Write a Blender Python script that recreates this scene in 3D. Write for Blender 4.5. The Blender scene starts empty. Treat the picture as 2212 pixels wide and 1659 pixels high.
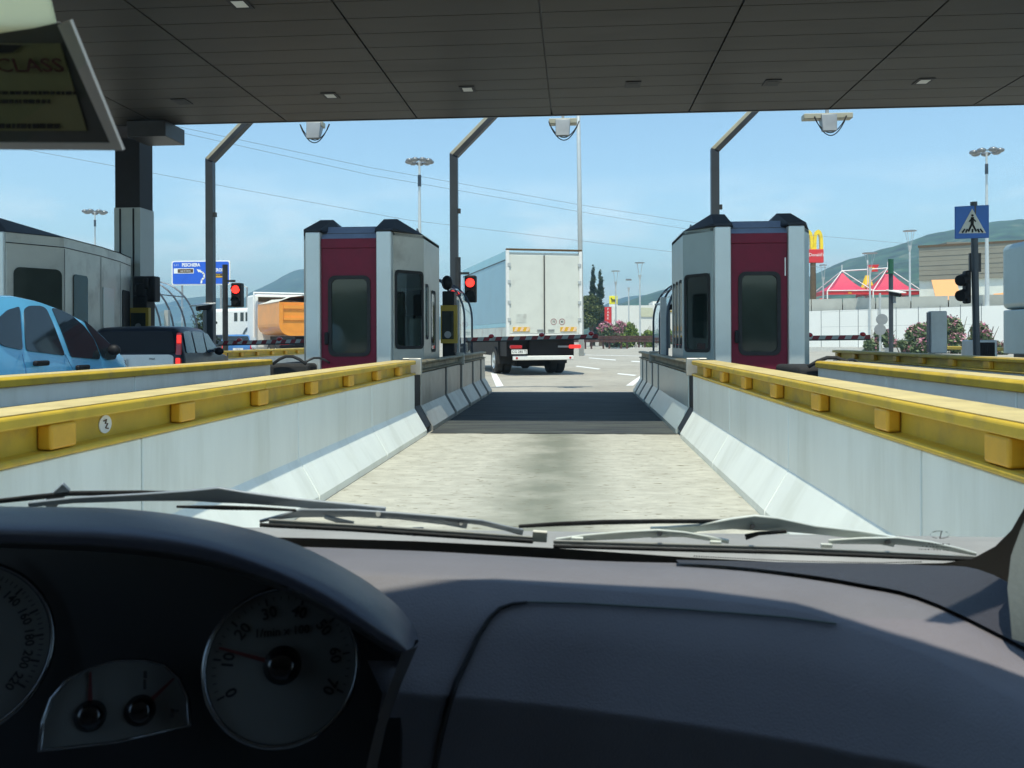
import bpy, bmesh, math, random
from math import sin, cos, pi, radians, atan, hypot
from mathutils import Vector, Matrix
random.seed(7)
S = bpy.context.scene
COL = S.collection

# ------------------------------------------------------------------ camera
F, PX, PY, HC = 1850.0, 1106.0, 731.0, 1.2            # focal length and principal point on a 2212 wide plate, eye height
PSI, RHO = atan(139 / 1850.0), 0.004                  # yaw to the left, roll
FV = Vector((-sin(PSI), cos(PSI), 0)); RV = Vector((cos(PSI), sin(PSI), 0)); ZV = Vector((0, 0, 1))
EYE = Vector((0, 0, HC))
cd = bpy.data.cameras.new('camera'); cam = bpy.data.objects.new('camera', cd); COL.objects.link(cam)
xc = RV * cos(RHO) - ZV * sin(RHO); yc = ZV * cos(RHO) + RV * sin(RHO); zc = -FV
m = Matrix.Identity(4)
for i, a in enumerate((xc, yc, zc)):
    for j in range(3): m[j][i] = a[j]
m.translation = EYE
cam.matrix_world = m
cd.sensor_width = 36; cd.lens = F / 2212 * 36
cd.shift_y = (PY - 829.5) / 2212
cd.clip_start = 0.02; cd.clip_end = 9000
cd.dof.use_dof = True; cd.dof.focus_distance = 16; cd.dof.aperture_fstop = 14
S.camera = cam

# ------------------------------------------------------------------ world, sun, exposure
SUN = Vector((-0.02, -0.44, 1.0)).normalized()
EL = math.asin(SUN.z)
wd = bpy.data.worlds.new('World'); S.world = wd; wd.use_nodes = True
nt = wd.node_tree; bg = nt.nodes['Background']
sky = nt.nodes.new('ShaderNodeTexSky'); sky.sky_type = 'NISHITA'; sky.sun_disc = False
sky.sun_elevation = EL; sky.sun_rotation = radians(190); sky.air_density = 1.0; sky.dust_density = 0.25; sky.ozone_density = 1.0
tc = nt.nodes.new('ShaderNodeTexCoord'); sep = nt.nodes.new('ShaderNodeSeparateXYZ')
nt.links.new(tc.outputs['Generated'], sep.inputs[0])
mp = nt.nodes.new('ShaderNodeMapping'); mp.inputs['Scale'].default_value = (3.2, 3.2, 11)
nt.links.new(tc.outputs['Generated'], mp.inputs[0])
nz = nt.nodes.new('ShaderNodeTexNoise'); nz.inputs['Scale'].default_value = 2.1; nz.inputs['Detail'].default_value = 7; nz.inputs['Roughness'].default_value = .55
nt.links.new(mp.outputs[0], nz.inputs['Vector'])
r1 = nt.nodes.new('ShaderNodeMapRange'); r1.inputs[1].default_value = .47; r1.inputs[2].default_value = .66; r1.inputs[4].default_value = .75
nt.links.new(nz.outputs['Fac'], r1.inputs[0])
r2 = nt.nodes.new('ShaderNodeMapRange'); r2.inputs[1].default_value = .19; r2.inputs[2].default_value = .09; r2.inputs[3].default_value = 0; r2.inputs[4].default_value = 1
nt.links.new(sep.outputs['Z'], r2.inputs[0])
mu = nt.nodes.new('ShaderNodeMath'); mu.operation = 'MULTIPLY'
nt.links.new(r1.outputs[0], mu.inputs[0]); nt.links.new(r2.outputs[0], mu.inputs[1])
mix = nt.nodes.new('ShaderNodeMixRGB'); mix.inputs[2].default_value = (7.2, 7.4, 7.6, 1)
nt.links.new(mu.outputs[0], mix.inputs[0]); tint = nt.nodes.new('ShaderNodeMixRGB'); tint.blend_type = 'MULTIPLY'; tint.inputs[0].default_value = 1; tint.inputs[2].default_value = (.97, 1.035, 1.0, 1)   # a faint green shift of the whole sky colour
nt.links.new(sky.outputs[0], tint.inputs[1]); nt.links.new(tint.outputs[0], mix.inputs[1]); nt.links.new(mix.outputs[0], bg.inputs[0])
bg.inputs[1].default_value = 0.14
sl = bpy.data.lights.new('sun', 'SUN'); sl.energy = 3.4; sl.angle = radians(.5); sl.color = (1, .93, .80)
so = bpy.data.objects.new('sun', sl); COL.objects.link(so); so.rotation_euler = SUN.to_track_quat('Z', 'Y').to_euler(); so.location = (0, 0, 60)
S.view_settings.view_transform = 'Standard'; S.view_settings.look = 'None'; S.view_settings.exposure = 0.66; S.view_settings.gamma = 1
S.render.engine = 'CYCLES'
S.cycles.max_bounces = 8; S.cycles.transparent_max_bounces = 16; S.cycles.volume_bounces = 0
S.cycles.use_denoising = True

# ------------------------------------------------------------------ helpers: rays of the photograph onto planes of the place
def ray(px, py):
    u = (px - PX) / F; v = (PY - py) / F
    return FV + RV * (u * cos(RHO) + v * sin(RHO)) + ZV * (-u * sin(RHO) + v * cos(RHO))
def at(px, py, Y):                       # the point on the plane y = Y
    d = ray(px, py); return EYE + d * (Y / d.y)
def atx(px, py, X):
    d = ray(px, py); return EYE + d * (X / d.x)
def onp(px, py, p, n):
    d = ray(px, py); n = Vector(n); return EYE + d * ((Vector(p) - EYE).dot(n) / d.dot(n))
def gnd(px, py, z=0):
    d = ray(px, py); return EYE + d * ((z - HC) / d.z)

# ------------------------------------------------------------------ materials
def mat(name, col, rough=.6, metal=0., var=.12, scale=6., bump=0., bscale=None, spec=.5, stain=None, sscale=1.2, stretch=None, coat=0., samt=(.5, .7)):
    ma = bpy.data.materials.new(name); ma.use_nodes = True
    t = ma.node_tree; p = t.nodes['Principled BSDF']; N = t.nodes.new; L = t.links.new
    p.inputs['Roughness'].default_value = rough; p.inputs['Metallic'].default_value = metal
    p.inputs['Specular IOR Level'].default_value = spec; p.inputs['Coat Weight'].default_value = coat
    if coat: p.inputs['Coat Roughness'].default_value = .05
    c = N('ShaderNodeTexCoord'); src = c.outputs['Object']
    if stretch:
        mpg = N('ShaderNodeMapping'); mpg.inputs['Scale'].default_value = stretch; L(src, mpg.inputs[0]); src = mpg.outputs[0]
    n = N('ShaderNodeTexNoise'); n.inputs['Scale'].default_value = scale; n.inputs['Detail'].default_value = 6; n.inputs['Roughness'].default_value = .6
    L(src, n.inputs['Vector'])
    rp = N('ShaderNodeValToRGB'); rp.color_ramp.elements[0].position = .3; rp.color_ramp.elements[1].position = .7
    rp.color_ramp.elements[0].color = tuple(max(0, x * (1 - var)) for x in col[:3]) + (1,)
    rp.color_ramp.elements[1].color = tuple(min(1, x * (1 + var)) for x in col[:3]) + (1,)
    L(n.outputs['Fac'], rp.inputs[0]); out = rp.outputs[0]
    if stain:
        n2 = N('ShaderNodeTexNoise'); n2.inputs['Scale'].default_value = sscale; n2.inputs['Detail'].default_value = 8; n2.inputs['Roughness'].default_value = .65
        L(src, n2.inputs['Vector'])
        mr = N('ShaderNodeMapRange'); mr.inputs[1].default_value = samt[0]; mr.inputs[2].default_value = samt[1]; L(n2.outputs['Fac'], mr.inputs[0])
        mx = N('ShaderNodeMixRGB'); mx.inputs[2].default_value = tuple(stain[:3]) + (1,); L(mr.outputs[0], mx.inputs[0]); L(out, mx.inputs[1]); out = mx.outputs[0]
    L(out, p.inputs['Base Color'])
    if var:
        m2 = N('ShaderNodeMapRange'); m2.inputs[3].default_value = max(0, rough - .07); m2.inputs[4].default_value = min(1, rough + .07)
        L(n.outputs['Fac'], m2.inputs[0]); L(m2.outputs[0], p.inputs['Roughness'])
    if bump:
        n3 = N('ShaderNodeTexNoise'); n3.inputs['Scale'].default_value = bscale or scale * 8; n3.inputs['Detail'].default_value = 4; L(src, n3.inputs['Vector'])
        b = N('ShaderNodeBump'); b.inputs['Strength'].default_value = bump; b.inputs['Distance'].default_value = .02
        L(n3.outputs['Fac'], b.inputs['Height']); L(b.outputs[0], p.inputs['Normal'])
    return ma
def emis(name, col, st, base=(.3, .02, .02)):
    ma = mat(name, base, .3, var=.05); p = ma.node_tree.nodes['Principled BSDF']
    p.inputs['Emission Color'].default_value = tuple(col) + (1,); p.inputs['Emission Strength'].default_value = st
    return ma
def clear(name, col, gloss=.1, rough=.02):          # a see-through pane: tinted transparency with a little mirror
    ma = bpy.data.materials.new(name); ma.use_nodes = True; t = ma.node_tree; t.nodes.clear()
    o = t.nodes.new('ShaderNodeOutputMaterial'); a = t.nodes.new('ShaderNodeBsdfTransparent'); a.inputs[0].default_value = tuple(col) + (1,)
    g = t.nodes.new('ShaderNodeBsdfGlossy'); g.inputs['Roughness'].default_value = rough; g.inputs[0].default_value = (.9, .95, 1, 1)
    lw = t.nodes.new('ShaderNodeLayerWeight'); lw.inputs[0].default_value = .2
    mr = t.nodes.new('ShaderNodeMapRange'); mr.inputs[3].default_value = gloss; mr.inputs[4].default_value = .8
    t.links.new(lw.outputs['Fresnel'], mr.inputs[0])
    x = t.nodes.new('ShaderNodeMixShader'); t.links.new(mr.outputs[0], x.inputs[0]); t.links.new(a.outputs[0], x.inputs[1]); t.links.new(g.outputs[0], x.inputs[2])
    t.links.new(x.outputs[0], o.inputs[0]); return ma
def leafmat(name, c1, c2, rough=.6):
    ma = bpy.data.materials.new(name); ma.use_nodes = True; t = ma.node_tree; p = t.nodes['Principled BSDF']; p.inputs['Roughness'].default_value = rough
    g = t.nodes.new('ShaderNodeNewGeometry'); rp = t.nodes.new('ShaderNodeValToRGB')
    rp.color_ramp.elements[0].color = tuple(c1) + (1,); rp.color_ramp.elements[1].color = tuple(c2) + (1,)
    t.links.new(g.outputs['Random Per Island'], rp.inputs[0]); t.links.new(rp.outputs[0], p.inputs['Base Color']); return ma
def sheer(name):
    ma = bpy.data.materials.new(name); ma.use_nodes = True; t = ma.node_tree; t.nodes.clear()
    o = t.nodes.new('ShaderNodeOutputMaterial'); a = t.nodes.new('ShaderNodeBsdfTransparent'); a.inputs[0].default_value = (.93, .97, .94, 1)
    t.links.new(a.outputs[0], o.inputs[0]); return ma

M = {}
M['white'] = mat('white_paint', (.78, .78, .75), .45, var=.05)
M['offwhite'] = mat('weathered_white', (.62, .65, .6), .5, var=.1, scale=3, stain=(.42, .42, .38), sscale=2.2)
M['grey'] = mat('grey_metal', (.3, .32, .33), .45, .3, var=.15, scale=3)
M['lightgrey'] = mat('light_grey_metal', (.5, .53, .53), .4, .2, var=.08)
M['dark'] = mat('dark_metal', (.035, .038, .042), .45, .2, var=.25, scale=5)
M['black'] = mat('black_plastic', (.010, .010, .012), .55, var=.2, spec=.25)
M['rubber'] = mat('black_rubber', (.02, .02, .02), .85, var=.3, scale=12, bump=.2)
M['chrome'] = mat('bright_metal', (.75, .76, .77), .2, 1., var=.05)
M['steel'] = mat('brushed_steel', (.42, .41, .37), .42, .55, var=.14, scale=1.6, stain=(.27, .24, .2), sscale=1.7, samt=(.48, .75))
M['panel'] = mat('painted_wall_panel', (.82, .85, .79), .38, var=.05, scale=2.2, stain=(.62, .64, .56), sscale=1.5, stretch=(1, 1.6, .3), samt=(.5, .8))
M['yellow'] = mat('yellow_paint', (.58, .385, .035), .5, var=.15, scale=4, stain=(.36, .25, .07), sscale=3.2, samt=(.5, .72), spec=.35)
M['paletop'] = mat('pale_yellow', (.60, .47, .20), .6, var=.14, scale=5, stain=(.42, .31, .12), sscale=3, samt=(.52, .74))
M['orange_block'] = mat('amber_block', (.68, .36, .02), .45, var=.12, scale=9)
M['rust'] = mat('rusty_steel', (.12, .075, .035), .7, .3, var=.35, scale=6)
M['alu'] = mat('satin_aluminium', (.55, .58, .56), .35, .55, var=.06, scale=2)
M['maroon'] = mat('maroon_enamel', (.15, .009, .026), .5, var=.13, scale=8, bump=.03, spec=.25)
M['roofblack'] = mat('dark_blue_roof_sheet', (.018, .023, .033), .5, .05, var=.2, spec=.25)
M['roofblue'] = mat('blue_grey_roof_panel', (.24, .29, .40), .3, .2, var=.1)
M['glassdark'] = mat('dark_window_glass', (.022, .030, .024), .05, var=.2, scale=2, spec=.42)
M['carglass'] = mat('tinted_car_glass', (.012, .02, .026), .04, var=.2, scale=2, spec=.7)
M['pane'] = clear('clear_pane', (.62, .68, .66), .1)
M['plexi'] = clear('plexiglass', (.86, .92, .92), .12)
M['redlamp'] = emis('lit_red_lamp', (1, .025, .015), 2.2, (.5, .02, .02))
M['taillit'] = emis('lit_tail_lamp', (1, .04, .03), .7, (.5, .02, .02))
M['redplastic'] = mat('red_lens', (.5, .015, .02), .2, var=.1, coat=.5)
M['amber'] = mat('amber_lens', (.8, .25, .02), .25, var=.1)
M['stripered'] = mat('red_stripe', (.28, .02, .03), .5, var=.15)
M['stripewhite'] = mat('dusty_white_stripe', (.5, .53, .5), .5, var=.15)

def ground_mat(name, col, dark, stretch=(1, 1, 1), scale=.35, samt=(.5, .68), streak=None):
    ma = mat(name, col, .85, var=.16, scale=scale, bump=.25, bscale=60, stain=dark, sscale=2.4, stretch=stretch, samt=samt, spec=.25)
    return ma
M['ground'] = ground_mat('pale_asphalt', (.38, .355, .30), (.29, .275, .24))
def oil_band(ma, x0, w, col):                         # the oil and rubber strip that tyres leave between them
    t = ma.node_tree; p = t.nodes['Principled BSDF']; N = t.nodes.new; L = t.links.new; src = p.inputs['Base Color'].links[0].from_socket
    c = N('ShaderNodeTexCoord'); sp = N('ShaderNodeSeparateXYZ'); L(c.outputs['Object'], sp.inputs[0])
    a = N('ShaderNodeMath'); a.operation = 'SUBTRACT'; L(sp.outputs[0], a.inputs[0]); a.inputs[1].default_value = x0
    b = N('ShaderNodeMath'); b.operation = 'ABSOLUTE'; L(a.outputs[0], b.inputs[0])
    r = N('ShaderNodeMapRange'); r.inputs[1].default_value = w; r.inputs[2].default_value = w * .15; L(b.outputs[0], r.inputs[0])
    n = N('ShaderNodeTexNoise'); n.inputs['Scale'].default_value = 1.6; n.inputs['Detail'].default_value = 8; L(c.outputs['Object'], n.inputs['Vector'])
    r2 = N('ShaderNodeMapRange'); r2.inputs[1].default_value = .1; r2.inputs[2].default_value = .55; L(n.outputs['Fac'], r2.inputs[0])
    m_ = N('ShaderNodeMath'); m_.operation = 'MULTIPLY'; L(r.outputs[0], m_.inputs[0]); L(r2.outputs[0], m_.inputs[1])
    x = N('ShaderNodeMixRGB'); x.inputs[2].default_value = col + (1,); L(m_.outputs[0], x.inputs[0]); L(src, x.inputs[1])
    # short dark scars across the lane
    mp_ = N('ShaderNodeMapping'); mp_.inputs['Scale'].default_value = (2.2, 6.5, 1); L(c.outputs['Object'], mp_.inputs[0])
    n3 = N('ShaderNodeTexNoise'); n3.inputs['Scale'].default_value = 3.1; n3.inputs['Detail'].default_value = 5; n3.inputs['Roughness'].default_value = .7; L(mp_.outputs[0], n3.inputs['Vector'])
    r3 = N('ShaderNodeMapRange'); r3.inputs[1].default_value = .60; r3.inputs[2].default_value = .64; L(n3.outputs['Fac'], r3.inputs[0])
    y = N('ShaderNodeMixRGB'); y.inputs[2].default_value = (.16, .145, .10, 1); L(r3.outputs[0], y.inputs[0]); L(x.outputs[0], y.inputs[1]); L(y.outputs[0], p.inputs['Base Color'])
M['slab'] = ground_mat('worn_concrete', (.46, .45, .385), (.37, .36, .305), (1, 1.6, 1), 7, (.47, .7))
oil_band(M['slab'], .06, .62, (.20, .21, .17))
M['asphalt'] = ground_mat('dark_asphalt', (.085, .095, .088), (.035, .04, .05), (.35, 2.2, 1), 1.6, (.4, .66))
M['gravel'] = mat('dark_gravel', (.06, .058, .055), .95, var=.75, scale=34, bump=1., bscale=30)
M['paint'] = mat('road_paint', (.78, .78, .75), .7, var=.12, scale=9)

# ------------------------------------------------------------------ mesh helpers
class MB:
    def __init__(s): s.v = []; s.f = []; s.m = []; s.mi = 0
    def add(s, vs, fs):
        b = len(s.v); s.v += [Vector(x) for x in vs]; s.f += [tuple(b + i for i in f) for f in fs]; s.m += [s.mi] * len(fs); return s
    def box(s, x0, x1, y0, y1, z0, z1):
        return s.add([(x, y, z) for z in (z0, z1) for y in (y0, y1) for x in (x0, x1)], [(0, 2, 3, 1), (4, 5, 7, 6), (0, 1, 5, 4), (2, 6, 7, 3), (0, 4, 6, 2), (1, 3, 7, 5)])
    def loft(s, A, B, cap=True):                       # two rings of equally many points
        n = len(A); fs = [(i, (i + 1) % n, n + (i + 1) % n, n + i) for i in range(n)]
        if cap: fs += [tuple(range(n))[::-1], tuple(range(n, 2 * n))]
        return s.add(list(A) + list(B), fs)
    def slab(s, pts, off):                             # a flat outline given a thickness
        off = Vector(off); return s.loft([Vector(p) for p in pts], [Vector(p) + off for p in pts])
    def prism(s, poly, axis, a, b):
        f = {'y': lambda p, t: (p[0], t, p[1]), 'x': lambda p, t: (t, p[0], p[1]), 'z': lambda p, t: (p[0], p[1], t)}[axis]
        return s.loft([f(p, a) for p in poly], [f(p, b) for p in poly])
    def tube(s, pts, r, n=8, cap=True):
        pts = [Vector(p) for p in pts]; rs = r if isinstance(r, (list, tuple)) else [r] * len(pts); rings = []
        up0 = None
        for i, p in enumerate(pts):
            d = (pts[min(i + 1, len(pts) - 1)] - pts[max(i - 1, 0)]).normalized()
            up = Vector((0, 0, 1)) if abs(d.z) < .9 else Vector((0, 1, 0))
            if up0 is not None: up = up0
            x = d.cross(up)
            if x.length < 1e-4: x = d.cross(Vector((1, 0, 0)))
            x.normalize(); y = x.cross(d).normalized(); up0 = y
            rings.append([p + (x * cos(2 * pi * k / n) + y * sin(2 * pi * k / n)) * rs[i] for k in range(n)])
        vs = [q for rg in rings for q in rg]; fs = []
        for i in range(len(pts) - 1):
            fs += [(i * n + k, i * n + (k + 1) % n, (i + 1) * n + (k + 1) % n, (i + 1) * n + k) for k in range(n)]
        if cap: fs += [tuple(range(n))[::-1], tuple(range((len(pts) - 1) * n, len(pts) * n))]
        return s.add(vs, fs)
    def grid(s, rows):
        n = len(rows[0]); return s.add([p for r in rows for p in r], [(i * n + j, i * n + j + 1, (i + 1) * n + j + 1, (i + 1) * n + j) for i in range(len(rows) - 1) for j in range(n - 1)])
    def ball(s, c, r, n=10, sc=(1, 1, 1)):
        c = Vector(c); rows = [[c + Vector((r * sc[0] * sin(pi * i / n) * cos(2 * pi * j / (2 * n)), r * sc[1] * sin(pi * i / n) * sin(2 * pi * j / (2 * n)), r * sc[2] * cos(pi * i / n))) for j in range(2 * n + 1)] for i in range(n + 1)]
        return s.grid(rows)
    def build(s, name, ma, parent=None, smooth=False, bevel=0., seg=2, weld=True):
        me = bpy.data.meshes.new(name); o = bpy.data.objects.new(name, me); COL.objects.link(o)
        base = Vector((0, 0, 0))
        if parent is None and s.v:
            base = Vector((sum(v.x for v in s.v) / len(s.v), sum(v.y for v in s.v) / len(s.v), min(v.z for v in s.v)))
        inv = None if parent is None else mw(parent).inverted()
        me.from_pydata([v - base if inv is None else inv @ v for v in s.v], [], s.f)
        for q in (ma if isinstance(ma, (list, tuple)) else [ma]): me.materials.append(M[q] if isinstance(q, str) else q)
        if isinstance(ma, (list, tuple)): me.polygons.foreach_set('material_index', s.m)
        if weld:
            bm = bmesh.new(); bm.from_mesh(me)
            bmesh.ops.remove_doubles(bm, verts=bm.verts, dist=1e-5)
            bmesh.ops.recalc_face_normals(bm, faces=bm.faces)
            bm.to_mesh(me); bm.free()
        if smooth:
            me.polygons.foreach_set('use_smooth', [True] * len(me.polygons))
        o.location = base
        if bevel:
            b = o.modifiers.new('bevel', 'BEVEL'); b.width = bevel; b.segments = seg; b.limit_method = 'ANGLE'; b.angle_limit = radians(40)
            me.polygons.foreach_set('use_smooth', [True] * len(me.polygons)); me.set_sharp_from_angle(angle=radians(22))
            w = o.modifiers.new('wn', 'WEIGHTED_NORMAL'); w.keep_sharp = True
        if parent is not None:
            o.parent = parent
        return o
def mw(o):
    l = Matrix.Translation(o.location) @ o.rotation_euler.to_matrix().to_4x4()
    return l if o.parent is None else mw(o.parent) @ l
def tag(o, label=None, cat=None, group=None, kind=None):
    for k, v in (('label', label), ('category', cat), ('group', group), ('kind', kind)):
        if v: o[k] = v
    return o
def thing(name, label, cat, loc=(0, 0, 0), rz=0, group=None):
    o = bpy.data.objects.new(name, None); COL.objects.link(o); o.location = loc; o.rotation_euler = (0, 0, rz); o.empty_display_size = .2
    return tag(o, label, cat, group)
def children(o): return [c for c in COL.objects if c.parent == o]
def copy_tree(o, dloc=None, label=None, group=None, parent=None):
    c = o.copy(); COL.objects.link(c)
    if parent is not None: c.parent = parent
    if dloc is not None: c.location = Vector(o.location) + Vector(dloc)
    if label: c['label'] = label
    if group: c['group'] = group
    for ch in children(o): copy_tree(ch, parent=c)
    return c
def struct(name, mb, ma, smooth=False): return tag(mb.build(name, ma, smooth=smooth), kind='structure')
def local(T):                                          # maps (x, y, z) of a thing's own frame into the world
    l, rz = Vector(T.location), T.rotation_euler.z
    return lambda x, y, z: Vector((l.x + x * cos(rz) - y * sin(rz), l.y + x * sin(rz) + y * cos(rz), l.z + z))
class LB(MB):                                          # MB working in a thing's own frame
    def __init__(s, T): super().__init__(); s.T = local(T)
    def add(s, vs, fs): return super().add([s.T(*v) for v in vs], fs)
def text(string, size, o, x, y, off=.004, extr=.002, name='lettering', ma='white', parent=None, align='CENTER', sx=1., bold=0.):
    cu = bpy.data.curves.new('t', 'FONT'); cu.body = string; cu.size = size; cu.align_x = align; cu.align_y = 'CENTER'; cu.extrude = extr; cu.offset = size * bold; cu.resolution_u = 2
    ob = bpy.data.objects.new('t', cu); COL.objects.link(ob)
    me = bpy.data.meshes.new_from_object(ob.evaluated_get(bpy.context.evaluated_depsgraph_get()))
    x = Vector(x); y = Vector(y); n = x.cross(y); b = MB()
    b.add([Vector(o) + x * (v.co.x * sx) + y * v.co.y + n * (v.co.z + off) for v in me.vertices], [tuple(p.vertices) for p in me.polygons])
    bpy.data.objects.remove(ob); bpy.data.curves.remove(cu); bpy.data.meshes.remove(me)
    return b.build(name, ma, parent)
def rrect(x0, x1, y0, y1, r, n=4):
    out = []
    for cx, cy, a in ((x1 - r, y1 - r, 0), (x0 + r, y1 - r, 90), (x0 + r, y0 + r, 180), (x1 - r, y0 + r, 270)):
        out += [(cx + r * cos(radians(a + 90 * k / n)), cy + r * sin(radians(a + 90 * k / n))) for k in range(n + 1)]
    return out
def round_poly(pts, r, n=3):
    pts = [Vector(p) for p in pts]; out = []
    for i, p in enumerate(pts):
        a, b = pts[i - 1], pts[(i + 1) % len(pts)]
        da, db = (a - p), (b - p); t = min(r, da.length * .4, db.length * .4)
        A, B = p + da.normalized() * t, p + db.normalized() * t
        for k in range(n + 1):
            u = k / n; out.append(A * (1 - u) ** 2 + p * (2 * u * (1 - u)) + B * u * u)
    return out
def lerp(a, b, t): return a + (b - a) * t

# ================================================================== ground
struct('ground', MB().add([(-3000, -400, 0), (3000, -400, 0), (3000, 4000, 0), (-3000, 4000, 0)], [(0, 1, 2, 3)]), 'ground')
struct('lane_slab', MB().add([(-1.86, -3, .004), (1.26, -3, .004), (1.26, 10.72, .004), (-1.86, 10.72, .004)], [(0, 1, 2, 3)]), 'slab')
struct('lane_road', MB().add([(-1.86, 10.74, .004), (1.26, 10.74, .004), (1.3, 18.95, .004), (-1.86, 18.95, .004)], [(0, 1, 2, 3)]), 'asphalt')
struct('neighbouring_lane', MB().add([(-7.8, -3, .004), (-4.6, -3, .004), (-4.6, 19, .004), (-7.8, 19, .004)], [(0, 1, 2, 3)]).add([(3.1, -3, .004), (5.35, -3, .004), (5.35, 19, .004), (3.1, 19, .004)], [(0, 1, 2, 3)]), 'asphalt')
jn = MB()
for x0, x1 in ((-1.84, -1.5), (-1.2, -.9), (-.62, -.2), (.1, .35), (.48, .62), (.8, 1.24)): jn.add([(x0, 10.69, .008), (x1, 10.70, .008), (x1 - .03, 10.75, .008), (x0 + .05, 10.755, .008)], [(0, 1, 2, 3)])
struct('road_joint', jn, 'rubber')
mk = MB()
def stripe(*pp): mk.add([gnd(x, y, .006) for x, y in pp], [tuple(range(len(pp)))])
stripe((1060, 806), (1070, 803), (1088, 834), (1072, 836)); stripe((1352, 833), (1368, 833), (1390, 812), (1384, 811))
stripe((1272, 772.4), (1330, 777), (1330, 778.6), (1272, 773.6)); stripe((1365, 779.5), (1392, 781), (1392, 783), (1363, 781))
stripe((1246, 790), (1298, 796.5), (1292, 798), (1243, 791.5)); stripe((1335, 806), (1376, 810), (1370, 812), (1333, 808))
stripe((1250, 766), (1400, 769), (1400, 769.7), (1250, 766.6))
struct('road_marking', mk, 'paint')
for nm, x0, x1, y1 in (('traffic_island', -4.12, -2.32, 10.7), ('traffic_island', 1.66, 2.72, 10.0)):
    struct(nm, MB().box(x0, x1, -3, y1, 0, .665), 'gravel')
M['kerb'] = mat('island_concrete', (.3, .3, .28), .8, var=.15, scale=2)
struct('island_base', MB().box(-4.2, -2.08, 10.72, 20, 0, .2).box(1.46, 2.9, 10.05, 20, 0, .2).box(5.7, 8.7, 4, 21, 0, .2).box(-11, -8, 4, 22, 0, .2), 'kerb')

# ================================================================== barriers
def profile(face, s, pts): return [(face + s * a, z) for a, z in pts]
WALL = [(-.155, 0), (-.155, .06), (0, .33), (0, .742), (.26, .742), (.26, 0)]
RAIL = [(.27, .745), (-.005, .745), (-.015, .752), (-.015, .765), (-.005, .772), (.05, .776), (.05, .878), (-.01, .878), (-.016, .884), (-.016, .918), (-.008, .927), (.262, .927), (.27, .918)]
def barrier(label, face, s, y0, y1, pitch=2.25, start=0., block0=0., bp=1.08, clad='panel', ledge=False):
    t = thing('crash_barrier', label, 'barrier', (face, y0, 0))
    a = y0 + start
    edges = [y0]
    while a < y1 - .05:
        if a > y0 + .05: edges.append(a)
        a += pitch
    edges.append(y1)
    WL = WALL if not ledge else [(a, z + .113 if z > .7 else z) for a, z in WALL]
    for p, q in zip(edges, edges[1:]): MB().prism(profile(face, s, WL), 'y', p + .006, q - .006).build('wall_panel', clad, t, bevel=.006)
    yr = y0
    while yr < y1 - .05:
        ye = min(y1, yr + 3.3); MB().prism(profile(face, s, RAIL if not ledge else [(.29, .858), (-.045, .858), (-.045, .912), (-.025, .93), (.27, .93), (.29, .912)]), 'y', yr + .002, ye - .002).build('guard_rail', 'yellow', t, bevel=.005)
        lo, hi = sorted((face + s * .004, face + s * .255)); MB().box(lo, hi, yr + .01, ye - .01, .9285, .932).build('pale_cap_top', 'paletop', t); yr = ye  # paler strip along the top of the rail
    y = y0 + block0
    while y < y1 - .1 and not ledge:
        lo, hi = sorted((face + s * -.014, face + s * .048))
        MB().box(lo, hi, y, y + .17, .777, .877).build('spacer_block', 'orange_block', t, bevel=.012); y += bp
    if ledge:
        lo, hi = sorted((face + s * .262, face + s * .33)); MB().box(lo, hi, y0, y1 - .2, .6, .715).build('ledge', 'rust', t, bevel=.01)
    return t
BL = barrier('long yellow-railed white barrier with toe along the driver side of the lane', -2.02, -1, -1.2, 10.6, start=.55, block0=.02)
b = barrier('long yellow-railed white barrier beside the passenger side of the lane', 1.385, 1, -1.2, 10.35, pitch=2.17, start=.43, block0=.83, bp=1.07)
barrier('yellow-topped barrier seen from its back beside the blue car', -4.42, 1, -1.2, 11.4, ledge=True)
barrier('yellow-topped barrier seen from its back behind the passenger-side barrier', 2.99, -1, -1.2, 9.95, ledge=True)
barrier('weathered barrier with amber spacer blocks below the pedestrian sign', 5.36, 1, 4, 18.4, clad='lightgrey')
barrier('short yellow-railed barrier beyond the striped boom next to the dump truck', -8.3, -1, 19.6, 27.5, clad='lightgrey')
t = thing('handrail_fence', 'flat yellow rail on short posts behind the grey slab post', 'railing', (8.9, 17, 0))
MB().box(8.8, 9.05, 12, 21.6, .9, .97).build('top_rail', 'yellow', t, bevel=.01)
for y in (12.4, 15, 17.6, 20.4): MB().box(8.86, 8.98, y, y + .1, 0, .9).build('post', 'lightgrey', t)
# ear tag on the near rail: white sticker with a small dark mark
st = thing('sticker', 'small oval white sticker with dark mark on the yellow rail', 'sticker', at(303, 905, 3.62))
o_ = Vector((-2.069, 3.62, .83))
MB().slab([o_ + Vector((0, .05 * cos(a * pi / 8), .04 * sin(a * pi / 8))) for a in range(16)], (.004, 0, 0)).build('sticker_face', 'white', st)
MB().tube([o_ + Vector((.006, a, b)) for a, b in ((-.018, .016), (.004, .02), (-.006, .004), (.014, .002), (-.004, -.016), (.018, -.02))], .0035, 5).build('printed_mark', 'rust', st)

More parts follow.
